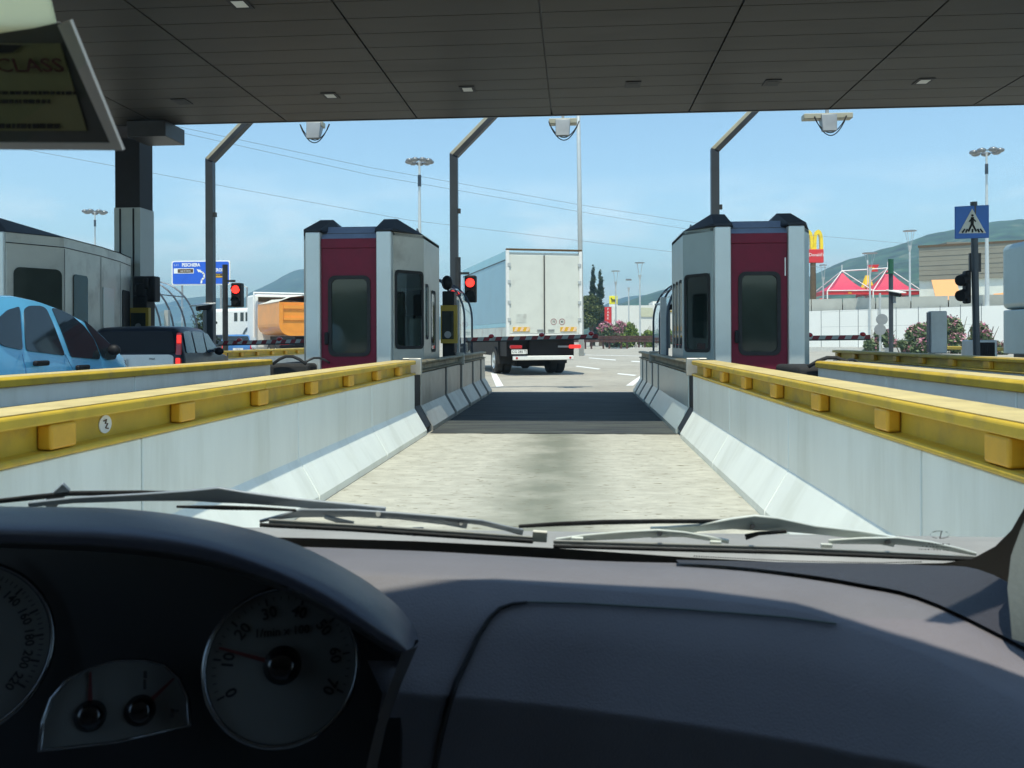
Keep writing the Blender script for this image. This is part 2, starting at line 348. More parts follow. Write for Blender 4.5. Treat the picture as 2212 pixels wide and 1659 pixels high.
def steel_barrier(label, face, s, cuts, toes):
    t = thing('steel_barrier', label, 'barrier', (face, cuts[0], 0))
    P = [(-.155, .0), (-.155, .06), (0, .33), (0, .75), (.05, .75), (.05, .35), (-.09, .08), (-.09, 0)]
    gaps = [.3, .22, .3, .28, .3]
    for i in range(len(cuts) - 1):
        MB().prism(profile(face, s, P), 'y', cuts[i] + gaps[i], cuts[i + 1] - .02).build('steel_panel', 'steel', t, bevel=.006)
    B = [(-.13, .08), (.015, .34), (.015, .77), (.06, .77), (.06, 0), (-.07, 0)]
    MB().prism(profile(face, s, B), 'y', cuts[0] - .1, cuts[-1]).build('backing', 'black', t)
    R2 = [(.09, .765), (-.02, .765), (-.03, .785), (.03, .8), (.03, .86), (-.03, .87), (-.04, .9), (-.02, .915), (.09, .915)]
    MB().prism(profile(face, s, R2), 'y', cuts[0] + .05, cuts[-1] - .1).build('top_rail', 'weath', t, bevel=.005)
    for y in (cuts[0] - .02, cuts[2] + .1):
        q = MB(); lo, hi = sorted((face - s * .06, face + s * .1)); q.box(lo, hi, y, y + .07, .74, .955); lo, hi = sorted((face - s * .02, face + s * .2)); q.box(lo, hi, y + .07, y + .12, .93, .955); q.build('clamp', 'steel', t, bevel=.012)
    return t
M['weath'] = mat('weathered_channel', (.26, .22, .13), .55, .4, var=.3, scale=4, stain=(.08, .06, .04), sscale=3)
M['steel2'] = mat('cleaner_steel', (.56, .63, .60), .32, .5, var=.1, scale=1.2)
steel_barrier('dull steel-clad barrier with black gaps below the attendant window', -2.02, -1, [10.75, 13.1, 14.8, 16.5, 17.9, 18.9], 0)
t = steel_barrier('polished steel barrier with black gaps in front of the booth without attendant', 1.385, 1, [10.5, 14.6, 15.7, 17.0, 18.0, 18.9], 0)
for c in children(t):
    if c.name.startswith('steel_panel'): c.data.materials[0] = M['steel2']

# crash cushions where the back barriers end
for lab, x, y in (('black crash cushion with a hose loop beside the orange dump truck', -4.0, 11.9), ('black crash cushion with a hose loop behind the passenger-side booth', 2.85, 10.35)):
    t = thing('crash_cushion', lab, 'crash cushion', (x, y, 0))
    MB().box(x - .3, x + .3, y - .25, y + .9, .1, .86).build('pad', 'rubber', t, bevel=.05, seg=3)
    MB().tube([(x - .2 + .1 * k, y - .3 - .02 * k, .86 + .11 * sin(k * pi / 5)) for k in range(6)], .022, 8).build('hose', 'rubber', t, smooth=True)
    MB().tube([(x + .2 + .06 * k, y - .2 + .05 * k, .86 + .08 * sin(k * pi / 5)) for k in range(6)], .016, 8).build('hose', 'dark', t, smooth=True)

# ================================================================== canopy
CZ, CY0, CY1 = 5.46, 10.05, 16.4
t = thing('toll_canopy', 'wide flat toll canopy with dark panelled soffit', 'canopy', (0, 13, CZ))
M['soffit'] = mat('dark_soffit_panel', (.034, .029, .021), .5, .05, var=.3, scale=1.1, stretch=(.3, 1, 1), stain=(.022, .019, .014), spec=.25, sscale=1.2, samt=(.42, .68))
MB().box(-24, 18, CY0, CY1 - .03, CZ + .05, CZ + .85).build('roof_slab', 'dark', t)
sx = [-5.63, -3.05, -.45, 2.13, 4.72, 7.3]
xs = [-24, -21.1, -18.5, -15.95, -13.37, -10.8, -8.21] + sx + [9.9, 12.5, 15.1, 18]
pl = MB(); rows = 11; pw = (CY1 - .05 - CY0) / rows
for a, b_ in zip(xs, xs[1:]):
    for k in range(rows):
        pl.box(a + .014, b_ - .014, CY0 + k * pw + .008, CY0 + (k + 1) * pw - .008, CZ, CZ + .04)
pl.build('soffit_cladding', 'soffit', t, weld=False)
MB().box(-24, 18, CY1 - .03, CY1 + .01, CZ - .01, CZ + .86).build('front_fascia', 'dark', t)
MB().box(-24, 18, CY0 - .04, CY0 - .005, CZ - .01, CZ + .86).build('rear_fascia', 'dark', t)
for px, py in ((393, 219), (714, 206), (1010, 192), (1367, 182), (1667, 178), (1995, 175), (518, 7)):
    p = onp(px, py, (0, 0, CZ), (0, 0, 1))
    dl = MB().box(p.x - .13, p.x + .13, p.y - .17, p.y + .17, CZ - .012, CZ + .03).build('downlight', 'black', t)
    MB().box(p.x - .08, p.x + .08, p.y - .1, p.y + .1, CZ - .016, CZ - .0125).build('lens', 'white' if px in (518, 714, 1010, 1995) else 'black', dl)
# column at the island beyond
t = thing('support_column', 'square column, black above and grey clad below, behind the long booth', 'column', (-9.07, 17.2, 0))
xa, xb = at(249, 500, 16.85).x, at(302, 500, 16.85).x; yb = 16.85 * (at(302, 500, 10).x / at(330, 500, 10).x)
MB().box(xa, xb, 16.85, yb, 3.9, CZ + .5).build('upper_shaft', 'black', t)
M['colgrey'] = mat('grey_cladding', (.36, .4, .39), .5, .2, var=.08, scale=1.5)
MB().box(xa - .015, xb + .015, 16.835, yb + .02, 0, 3.9).build('cladding', 'colgrey', t)
for x in (xa + .1, xa + .38): MB().box(x, x + .03, 16.82, 16.833, 0, 3.88).build('groove', 'black', t)
MB().box(at(318, 250, 16.8).x, at(398, 250, 16.8).x, 16.0, 16.82, 5.14, CZ - .012).build('bracket', 'dark', t, bevel=.01)
q0, q1 = at(287, 652, 16.6), at(334, 596, 16.6); MB().box(q0.x, q1.x, 16.6, 16.85, q0.z, q1.z).box(q0.x + .1, q0.x + .3, 16.5, 16.6, q0.z + .1, q1.z - .15).box(q0.x + .25, q1.x - .1, 16.5, 16.6, q0.z + .25, q1.z - .05).build('equipment_box', 'black', t, bevel=.03)

# ================================================================== toll booths
M['booth_side'] = mat('brushed_booth_panel', (.55, .54, .48), .42, .35, var=.1, scale=1.3, stain=(.33, .30, .26), sscale=1.5, samt=(.5, .75))
M['booth_side2'] = mat('blue_grey_booth_panel', (.40, .48, .48), .42, .45, var=.08, scale=1.3)
M['card'] = mat('white_card', (.8, .78, .72), .7)
def toll_booth(label, x0, x1, lane, side, interior):
    """near face between x0 and x1 at y=12; lane = +1 when the served lane lies to +x, the lane-side wall flares out"""
    Y0, YK, Y1, ZE = 12.0, 12.62, 14.05, 2.74
    t = thing('toll_booth', label, 'toll booth', ((x0 + x1) / 2, 13, .2))
    fl = .36; xl, xo = (x1, x0) if lane > 0 else (x0, x1)         # lane side, other side
    pw = .225 if lane < 0 else .22
    for x, o in ((xl, -1), (xo, 1)):                              # aluminium corner pillars
        a = x; b2 = x + (lane * o) * pw; lo, hi = sorted((a, b2))
        MB().box(lo, hi, Y0, Y0 + .16, .2, ZE).build('corner_pillar', 'alu', t, bevel=.025, seg=3)
    a, b2 = sorted((xl - lane * (pw + .002), xo + lane * (pw + .002)))
    # door wall in two fields around the window
    wx0, wx1, wz0, wz1 = a + .13, b2 - .12, .98, 2.08
    dw = MB().box(a, wx0, Y0 + .06, Y0 + .1, .2, 2.5).box(wx1, b2, Y0 + .06, Y0 + .1, .2, 2.5).box(wx0, wx1, Y0 + .06, Y0 + .1, .2, wz0).box(wx0, wx1, Y0 + .06, Y0 + .1, wz1, 2.5)
    d = dw.build('door', 'maroon', t)
    MB().box(a, b2, Y0 + .045, Y0 + .095, 2.503, ZE - .1).build('header_panel', 'maroon', t, bevel=.006)
    outer = rrect(wx0 - .03, wx1 + .03, wz0 - .03, wz1 + .03, .1); inner = rrect(wx0 + .02, wx1 - .02, wz0 + .02, wz1 - .02, .08)
    fr = MB(); n = len(outer)
    fr.add([(p[0], Y0 + .045, p[1]) for p in outer] + [(p[0], Y0 + .045, p[1]) for p in inner] + [(p[0], Y0 + .075, p[1]) for p in outer] + [(p[0], Y0 + .075, p[1]) for p in inner],
           [(i, (i + 1) % n, n + (i + 1) % n, n + i) for i in range(n)] + [(i, (i + 1) % n, 2 * n + (i + 1) % n, 2 * n + i) for i in range(n)] + [(n + i, n + (i + 1) % n, 3 * n + (i + 1) % n, 3 * n + i) for i in range(n)])
    fr.build('window_seal', 'rubber', d)
    MB().slab([(p[0], Y0 + .066, p[1]) for p in inner], (0, .008, 0)).build('window_pane', 'glassdark', d)
    hx = a + .05 if lane > 0 else a + .045
    MB().box(hx, hx + .06, Y0 + .01, Y0 + .06, 1.12, 1.3).build('handle', 'black', d, bevel=.02)
    if lane < 0: MB().box(b2 - .035, b2 - .02, Y0 + .05, Y0 + .062, 2.05, 2.3).build('notice_strip', 'card', d)
    # flared, lane-side and rear walls
    pts = [(xl, Y0 + .15), (xl + lane * fl, YK), (xl + lane * fl, Y1), (xo - lane * fl * .6, Y1), (xo - lane * fl * .6, YK), (xo, Y0 + .15)]
    def wallseg(p, q, holes, zb=.2, zt=ZE, name='wall'):
        P, Q = Vector((*p, 0)), Vector((*q, 0)); e = (Q - P); L_ = e.length; e.normalize(); nrm = Vector((e.y, -e.x, 0)) * .03
        if lane < 0: nrm = -nrm
        w = MB()
        def rect(u0, u1, z0, z1): w.slab([P + e * u0 + ZV * z0, P + e * u1 + ZV * z0, P + e * u1 + ZV * z1, P + e * u0 + ZV * z1], -nrm)
        u = 0
        for (u0, u1, z0, z1) in holes:
            rect(u, u0, zb, zt); rect(u0, u1, zb, z0); rect(u0, u1, z1, zt); u = u1
        rect(u, L_, zb, zt); wo = w.build(name, side, t, bevel=.004)
        for (u0, u1, z0, z1) in holes:
            rr = rrect(u0 + .01, u1 - .01, z0 + .01, z1 - .01, .06 if u1 - u0 > .2 else .03); ri = rrect(u0 + .035, u1 - .035, z0 + .035, z1 - .035, .05 if u1 - u0 > .2 else .02); nn = len(rr)
            g = MB(); of = nrm * .25
            g.add([P + e * p_[0] + ZV * p_[1] + of for p_ in rrect(u0 - .01, u1 + .01, z0 - .01, z1 + .01, .07 if u1 - u0 > .2 else .03)] + [P + e * p_[0] + ZV * p_[1] + of for p_ in ri], [(i, (i + 1) % nn, nn + (i + 1) % nn, nn + i) for i in range(nn)])
            wf = g.build('window_frame', 'rubber', wo)
            MB().slab([P + e * p_[0] + ZV * p_[1] - nrm * .4 for p_ in ri], nrm * .2).build('window_pane', 'pane', wf)
        return wo
    L0 = hypot(fl, YK - Y0 - .15)
    wallseg(pts[0], pts[1], [(.03, L0 - .02, 1.06, 2.19)] if lane > 0 else [(.06, L0 - .04, 1.0, 2.1)])
    wallseg(pts[1], pts[2], [(.12, .36, 1.2, 2.02), (.62, 1.02, 1.0, 1.95)] if lane > 0 else [(.14, .42, 1.05, 2.05), (.58, .86, 1.05, 2.05), (1.0, 1.25, 1.05, 2.05)])
    wallseg(pts[2], pts[3], []); wallseg(pts[3], pts[4], []); wallseg(pts[4], pts[5], [])
    MB().slab([(p[0], p[1], .2) for p in pts], (0, 0, .06)).build('floor_plate', 'dark', t)
    ce = MB().slab([(p[0], p[1], ZE - .05) for p in pts], (0, 0, .04)).build('ceiling_plate', 'dark', t)
    # roof: dark wedges along the two long sides, a blue-grey tray between
    for x, o in ((xl, -1), (xo, 1)):
        xi = x + lane * o * (pw + .19); xm = x + lane * o * .14; fx = x - lane * o * fl * (1 if o < 0 else .6)
        A = [(x, Y0 - .01, ZE), (x + lane * o * pw, Y0 - .01, ZE)]
        rw = MB(); e0 = .05
        v = [(x - lane * o * .012, Y0 - .015, ZE + .003), (x + lane * o * (pw + .01), Y0 - .015, ZE + .003), (xi, Y0 + .75, ZE - .02), (xi, Y1, ZE - .02), (fx, Y1, ZE + .003), (fx, YK, ZE + .003),
             (xm - lane * o * .1, Y0 + .62, ZE + .25), (xm + lane * o * .1, Y0 + .62, ZE + .25), (xm + lane * o * .06, Y1 - .5, ZE + .17), (xm - lane * o * .1, Y1 - .5, ZE + .17),
             (x - lane * o * .012, Y0 - .015, ZE + .03), (x + lane * o * (pw + .01), Y0 - .015, ZE + .03)]
        f = [(10, 11, 7, 6), (11, 1, 2, 7), (7, 2, 3, 8), (8, 3, 4, 9), (9, 4, 5, 6), (10, 6, 5, 0), (6, 7, 8, 9), (0, 1, 11, 10), (0, 5, 4, 3, 2, 1)]
        rw.add(v, f).build('roof_cap', 'roofblack', t)
    MB().add([(a - .02, Y0 + .05, ZE - .1), (b2 + .02, Y0 + .05, ZE - .1), (b2 + .02, Y0 + .3, ZE + .10), (a - .02, Y0 + .3, ZE + .10), (a - .02, Y1, ZE + .105), (b2 + .02, Y1, ZE + .105)], [(0, 1, 2, 3), (3, 2, 5, 4)]).build('roof_tray', 'roofblue', t)
    if interior:
        MB().box(min(xl, xo) + .2, max(xl, xo) + .1, 12.5, 13.6, .95, 1.0).build('counter', 'offwhite', t)
        q0, q1 = at(884, 748, 12.8), at(907, 688, 12.8); MB().box(q0.x, q1.x, 12.8, 13.0, 1.0, q1.z).build('cash_machine', 'white', t, bevel=.02)
        MB().box(-2.62, -2.36, 12.95, 13.0, 1.55, 1.95).box(-2.5, -2.46, 12.95, 13.0, 1.0, 1.55).build('monitor', 'black', t, bevel=.01)
        MB().box(-2.75, -2.35, 13.3, 13.32, 1.6, 2.0).build('notice_board', 'card', t)
    else:
        MB().box(1.75, 2.9, 12.6, 13.6, .95, 1.0).build('counter', 'grey', t)
        MB().box(1.9, 2.2, 13.0, 13.06, 1.2, 1.45).build('monitor', 'lightgrey', t, bevel=.01)
        MB().box(1.78, 1.9, 12.8, 12.95, 1.0, 1.12).build('card_reader', 'redplastic', t, bevel=.01)
    MB().box(xo - .02 if lane > 0 else xo - .04, xo + .04 if lane > 0 else xo + .02, 12.9, 14.0, .3, 2.6).build('far_wall', 'dark', t)
    # roof lamp
    lx = xl + lane * .2
    MB().tube([(lx, 12.9, ZE), (lx, 12.95, ZE + .14), (lx, 13.35, ZE + .02)], .012, 6).build('roof_hook', 'grey', t)
    return t
toll_booth('maroon-doored steel booth between the blue car and the white truck', -3.87, -2.62, 1, 'booth_side', True)
toll_booth('maroon-doored steel booth below the yellow arches sign', 1.91, 3.13, -1, 'booth_side2', False)

# long booth of the next lane (grey, dark mono-pitch roof)
t = thing('toll_booth', 'long grey booth with dark ridged roof behind the blue car', 'toll booth', (-9, 14, .2))
P = [Vector((-8.57, 12.3, 0)), Vector((-8.15, 13.1, 0)), Vector((-8.35, 14.5, 0)), Vector((-8.6, 15.6, 0)), Vector((-8.9, 16.55, 0)), Vector((-10.6, 16.6, 0)), Vector((-10.6, 12.3, 0))]
ZE = 2.84
MB().slab([p + ZV * .2 for p in P], (0, 0, ZE - .2)).build('wall', 'booth_side', t, bevel=.01)
MB().add([p + ZV * (ZE + .003) + Vector((.02, 0, 0)) for p in P] + [Vector((-9.35, 13.2, 3.2)), Vector((-9.5, 15.9, 3.0))], [(6, 0, 7), (0, 1, 7), (1, 2, 8, 7), (2, 3, 8), (3, 4, 8), (4, 5, 8), (5, 6, 7, 8)]).build('roof', 'roofblack', t)
MB().tube([p + ZV * (ZE - .16) + Vector((.004, -.004, 0)) for p in P[:5]], .008, 6).build('trim_line', 'dark', t)
MB().box(-8.95, -8.57, 12.24, 12.299, .2, ZE).build('corner_pillar', 'alu', t, bevel=.02)
def on_far(a, i, j, z, off): e = (P[j] - P[i]).normalized(); n = Vector((e.y, -e.x, 0)); return P[i] + (P[j] - P[i]) * a + n * off + ZV * z
def far_win(i, j, a0, a1, z0, z1, r, nm='side_window', ma='glassdark'):
    L_ = (P[j] - P[i]).length; e = (P[j] - P[i]) / L_; n = Vector((e.y, -e.x, 0))
    pts = [P[i] + e * u + ZV * z + n * .006 for u, z in rrect(a0 * L_, a1 * L_, z0, z1, r)]
    MB().slab(pts, n * .012).build(nm, ma, t)
far_win(0, 1, .12, .95, 1.0, 2.32, .1); far_win(1, 2, .22, .60, 1.0, 2.28, .07); far_win(2, 3, .08, .62, .3, 2.14, .02, 'steel_plate', 'alu'); far_win(3, 4, .15, .8, .4, 2.16, .05, 'doorway', 'black')
for i in (1, 2, 3): MB().slab([on_far(.0, i, i + 1, .3, .004), on_far(.012, i, i + 1, .3, .004), on_far(.012, i, i + 1, 2.66, .004), on_far(0, i, i + 1, 2.66, .004)], (.003, -.003, 0)).build('seam', 'dark', t)
# blue-grey rounded kiosk at the edge of the next lane
t = thing('kiosk', 'blue grey rounded kiosk beyond the pedestrian sign post', 'kiosk', (9.3, 18, .2))
MB().slab([(p[0], p[1], .85) for p in rrect(8.66, 11.0, 15.8, 18.5, .5, 6)], (0, 0, .88)).build('lower_shell', 'booth_side2', t, bevel=.02)
MB().slab([(p[0], p[1], 1.745) for p in rrect(8.66, 11.0, 15.8, 18.5, .5, 6)], (0, 0, 1.32)).build('upper_shell', 'booth_side2', t, bevel=.12, seg=4)
MB().box(8.9, 10.6, 16.2, 18.2, .2, .85).build('base', 'dark', t)

# ================================================================== gantry posts with antennas
def gantry(label, x, cable_side=1):
    t = thing('lane_gantry', label, 'gantry post', (x, 18.5, .2))
    h = .085
    a = [(x - h, 18.4, .2), (x + h, 18.4, .2), (x + h, 18.57, .2), (x - h, 18.57, .2)]
    k1 = [(x - h, 18.4, 5.22), (x + h, 18.4, 5.15), (x + h, 18.57, 5.15), (x - h, 18.57, 5.22)]
    MB().loft(a, k1).build('post', 'postgrey', t, bevel=.01)
    k2 = [(p[0] + 1.06, p[1], p[2] + 1.06) for p in k1]
    def mixp(a_, b_, f): return [tuple(lerp(u, v, f) for u, v in zip(p_, q_)) for p_, q_ in zip(a_, b_)]
    lo1 = [(lerp(k1[0][0], k1[1][0], .42), 18.385, lerp(k1[0][2], k1[1][2], .42) - .002), (k1[1][0] + .004, 18.385, k1[1][2] - .004), (k1[1][0] + .004, 18.575, k1[1][2] - .004), (lerp(k1[0][0], k1[1][0], .42), 18.575, lerp(k1[0][2], k1[1][2], .42) - .002)]
    lo2 = [(lerp(k2[0][0], k2[1][0], .42), 18.385, lerp(k2[0][2], k2[1][2], .42)), (k2[1][0] + .004, 18.385, k2[1][2] - .004), (k2[1][0] + .004, 18.575, k2[1][2] - .004), (lerp(k2[0][0], k2[1][0], .42), 18.575, lerp(k2[0][2], k2[1][2], .42))]
    MB().loft(lo1, lo2).build('arm_shade_strip', 'dark', t)  # dark strip over the front paints the arm's lower half as shaded
    arm = MB().loft([(p[0], p[1], p[2] + .001) for p in k1], k2).loft([(x + 1.05, 18.4, 6.18), (x + 1.05, 18.57, 6.18), (x + 1.05, 18.57, 6.33), (x + 1.05, 18.4, 6.33)], [(x + 2.9, 18.4, 6.18), (x + 2.9, 18.57, 6.18), (x + 2.9, 18.57, 6.33), (x + 2.9, 18.4, 6.33)])
    arm.build('arm', 'armcream', t, bevel=.01)
    MB().box(x + h, x + h + .06, 18.42, 18.5, 3.92, 4.02).build('junction_box', 'dark', t)
    return t
M['postgrey'] = mat('blue_grey_post', (.055, .066, .08), .4, .3, var=.15, scale=2)
M['armcream'] = mat('cream_arm', (.42, .40, .30), .5, .1, var=.12)
g0 = gantry('bent grey gantry post in front of the blue direction sign', -8.1)
g1 = copy_tree(g0, (5.46, 0, 0), 'bent grey gantry post between the red signal and the attendant booth')
g2 = copy_tree(g0, (11.05, 0, 0), 'bent grey gantry post rising behind the roof of the booth without attendant')
def antenna(label, x, w, dz=0.):
    t = thing('antenna', label, 'antenna', (x, 18.5, 6.0 - dz))
    MB().box(x - w, x + w, 18.36, 18.6, 5.75, 5.86).build('mounting_rail', 'armcream', t, bevel=.01)
    MB().box(x - .03, x + .03, 18.44, 18.5, 5.86, 6.185).build('hanger', 'grey', t)
    MB().loft([(x - .16, 18.3, 5.83), (x + .16, 18.3, 5.83), (x + .16, 18.6, 5.83), (x - .16, 18.6, 5.83)], [(x - .15, 18.24, 5.46), (x + .14, 18.24, 5.46), (x + .14, 18.36, 5.46), (x - .15, 18.36, 5.46)]).build('antenna_box', 'grey', t, bevel=.015)
    for r, ph in ((.24, 0), (.2, .4)):
        MB().tube([(x - .3 + .65 * k / 12, 18.3 + ph * .1, 5.78 - r * 1.7 * sin(pi * k / 12) ** .8) for k in range(13)], .011, 6).build('cable', 'black', t, smooth=True)
    return t
for lab, x, w, dz in (('small antenna with cable loop left of the tall lamp mast', -5.7, .18, .11), ('antenna box with cable loop hanging over the lane', -.27, .3, .05), ('antenna box on a long cream rail hanging above the neighbouring lane', 5.28, .5, .03)):
    antenna(lab, x, w, dz).location.z = 6.0

# ================================================================== signals, booms, terminals, screens
def signal(label, x, y, ztop=3.3):
    t = thing('traffic_light', label, 'traffic light', (x, y, .2))
    MB().tube([(x - .27, y, .2), (x - .27, y, ztop - .75), (x - .27, y, ztop)], [.07, .065, .065], 12).build('pole', 'dark', t)
    MB().box(x - .27, x - .02, y - .02, y + .02, 2.58, 2.63).build('bracket', 'dark', t); MB().box(x - .27, x - .11, y - .02, y + .02, 1.98, 2.02).build('bracket', 'dark', t)
    MB().box(x - .125, x + .125, y - .02, y + .2, 1.98, 2.56).build('housing', 'black', t, bevel=.03, seg=3)
    for z, ma, nm in ((2.4, 'redlamp', 'red_lamp'), (2.13, 'black', 'green_lamp')):
        MB().tube([(x, y - .045, z), (x, y - .021, z)], .095, 20).build(nm, ma, t)
        v = MB(); ring = [(x + .108 * cos(a), z + .108 * sin(a)) for a in [pi * k / 10 for k in range(11)]]
        v.grid([[(p[0], y - .02, p[1]) for p in ring], [(p[0], y - .09, p[1]) for p in ring]]); v.build('visor', 'black', t)
    return t
s1 = signal('traffic light with lit red lamp in front of the white truck', -2.27, 18.3, 2.95)
p2 = at(510, 630, 20); signal('traffic light with lit red lamp below the blue direction sign', p2.x, 20, 3.0)
def boom(label, x0, x1, y, z0, z1, dull=False):
    t = thing('boom_barrier', label, 'boom barrier', (x0, y, .2))
    MB().box(x0 - .2, x0 + .02, y - .15, y + .2, .2, 1.1).build('drive_cabinet', 'grey', t, bevel=.03)
    e = Vector((x1 - x0, 0, z1 - z0)); n = 11
    MB().slab([(x0, y, z0 - .05), (x1, y, z1 - .05), (x1, y, z1 + .05), (x0, y, z0 + .05)], (0, .06, 0)).build('arm', 'dark', t, bevel=.006)
    r_ = MB(); w_ = MB()
    for k in range(2 * n):
        a, c = k / (2 * n), (k + 1) / (2 * n); sk = .035 / abs(x1 - x0)
        q = [Vector((x0, y - .003, z0)) + e * (a) + ZV * -.025, Vector((x0, y - .003, z0)) + e * (c) + ZV * -.025, Vector((x0, y - .003, z0)) + e * min(1, c + sk) + ZV * .047, Vector((x0, y - .003, z0)) + e * min(1, a + sk) + ZV * .047]
        (r_ if k % 2 else w_).add(q, [(0, 1, 2, 3)])
    w_.build('white_stripe', 'stripewhite', t, weld=False); r_.build('red_stripe', 'stripered', t, weld=False)
    for u in (.2, .58, .95): MB().ball(Vector((x0, y + .03, z0 + .06)) + e * u, .06, 6, (1, 1, .8)).build('warning_lamp', 'redplastic', t, smooth=True)
    return t
boom('striped boom closing our lane in front of the white truck', -2.25, .43, 17.2, 1.17, 1.23)
boom('striped boom in the next lane below the white wall', 2.95, 5.66, 17.0, 1.17, 1.19)
q0, q1 = at(470, 737, 17.2), at(700, 735, 17.2)
boom('striped boom in the lane of the black hatchback', q0.x, q1.x, 17.2, 1.12, 1.16)
def terminal(label, x, y, z0, z1, w):
    t = thing('payment_terminal', label, 'payment terminal', (x, y, .2))
    MB().box(x - w * .9, x + w * .55, y + .05, y + .4, .2, z1 + .25).build('pedestal', 'black', t, bevel=.02)
    fr = MB(); fr.box(x - w, x + w, y - .05, y + .045, z0, z0 + .07).box(x - w, x + w, y - .05, y + .045, z1 - .1, z1).box(x - w, x - w + .02, y - .05, y + .045, z0 + .07, z1 - .1).box(x + w - .06, x + w, y - .05, y + .045, z0 + .07, z1 - .1)
    fr.build('yellow_surround', 'ochre', t)
    MB().box(x - w + .022, x + w - .062, y - .03, y + .04, z0 + .072, z1 - .102).build('screen', 'glassdark', t)
    MB().tube([(x - .02, y - .05, z0 + .15), (x - .02, y - .031, z0 + .15)], .06, 16).build('speaker', 'grey', t)
    MB().ball((x - w * .4, y + .15, z1 + .4), .1, 8, (1, 1, 1.3)).build('camera_dome', 'black', t, smooth=True)
    return t
M['ochre'] = mat('ochre_paint', (.35, .24, .02), .5, var=.15)
terminal('yellow framed payment terminal beside the attendant booth', -2.2, 14.75, 1.12, 1.78, .145)
pt = at(308, 680, 16.6); terminal('yellow framed payment terminal below the column', pt.x, 16.5, 1.32, 1.84, .2)
def curved_screen(label, x, lane, y0, y1, r, n, ztop):
    """quarter-round plexiglass wind screen over the island passage"""
    t = thing('curved_screen', label, 'screen', (x, y0, .2))
    arc = [(x + lane * r * sin(a), ztop - r * 1.25 * (1 - cos(a))) for a in [pi / 2 * k / 10 for k in range(11)]] + [(x + lane * r, .9)]
    MB().grid([[(p[0], y0, p[1]) for p in arc], [(p[0], y1, p[1]) for p in arc]]).build('plexiglass', 'plexi', t, smooth=True)
    for k in range(n):
        y = lerp(y0, y1, k / (n - 1)); MB().tube([(p[0], y, p[1]) for p in arc], .022, 6).build('rib', 'ribgrey', t)
    MB().tube([(x + lane * r * .7, y0, ztop - r * .36), (x + lane * r * .7, y1, ztop - r * .36)], .015, 6).build('tie_bar', 'ribgrey', t)
    MB().box(x + lane * r - .08, x + lane * r + .02, y0 + .3, y0 + .4, .2, 1.9).build('post', 'lightgrey', t)
    return t
M['ribgrey'] = mat('anthracite_rib', (.07, .09, .12), .4, .4, var=.1)
curved_screen('large curved plexiglass screen behind the black hatchback', -10.7, 1, 19.2, 21.1, 1.1, 4, 2.68)
curved_screen('curved plexiglass screen behind the yellow terminal by the attendant booth', -2.75, 1, 15.2, 17.6, .6, 3, 2.35)
curved_screen('curved plexiglass screen with cameras behind the booth without attendant', 2.15, -1, 14.6, 17.2, .62, 3, 2.3)
def cctv(label, p, d, post=None):
    t = thing('security_camera', label, 'security camera', p)
    p = Vector(p); d = Vector(d)
    MB().tube([p - d * .16, p + d * .16], .055, 10).build('camera_body', 'black', t, smooth=False)
    MB().slab([p + d * -.2 + Vector((-.09, 0, .06)), p + d * .25 + Vector((-.09, 0, .06)), p + d * .25 + Vector((.09, 0, .06)), p + d * -.2 + Vector((.09, 0, .06))], (0, 0, .035)).build('sun_shield', 'white', t, bevel=.01)
    MB().box(p.x - .03, p.x + .03, p.y + .03, p.y + .09, p.z - .5 if post is None else post, p.z - .05).build('bracket', 'grey', t)
    return t
cctv('white capped camera on the gantry post by the black hatchback', at(440, 665, 18.3), (-.6, -.8, -.15), 1.0)
cctv('white capped camera inside the curved screen by the booth without attendant', at(1445, 664, 16.5), (-.8, -.5, -.1), 1.0)

# signal post of the next lane: green beacon and camera
p = at(1925, 760, 24); t = thing('beacon_post', 'thin post with green beacon in front of the red tents', 'signal post', (p.x, 24, 0))
zt = at(1925, 590, 24).z
MB().tube([(p.x, 24, 0), (p.x, 24, zt)], .06, 10).build('pole', 'postgrey', t)
MB().tube([(p.x, 24, zt), (p.x, 24, zt + .38)], .075, 12).tube([(p.x - .03, 24, zt - .02), (p.x - .03, 24, zt + .02)], .11, 12).build('green_beacon', mat('green_lens', (.01, .09, .05), .2, var=.15), t)
cctv('white capped camera halfway up the green beacon post', (p.x + .06, 23.85, at(1925, 636, 24).z), (.5, -.86, -.2), at(1925, 655, 24).z)
for lab, px, py in (('upper of two round grey signs stacked on a thin post', 1905, 690), ('lower of two round grey signs stacked on a thin post', 1901, 712)):
    c = at(px, py, 27); MB().tube([(c.x, 27.0, c.z), (c.x + .01, 27.03, c.z)], .17, 20).build('sign_disc', 'grey')
    tag(bpy.context.scene.collection.objects[-1], lab, 'road sign')
c = at(1902, 700, 27.06); tag(MB().tube([(c.x, 27.1, 0), (c.x, 27.1, c.z + .95)], .035, 8).build('sign_post', 'lightgrey'), 'thin grey post carrying two round signs', 'post')

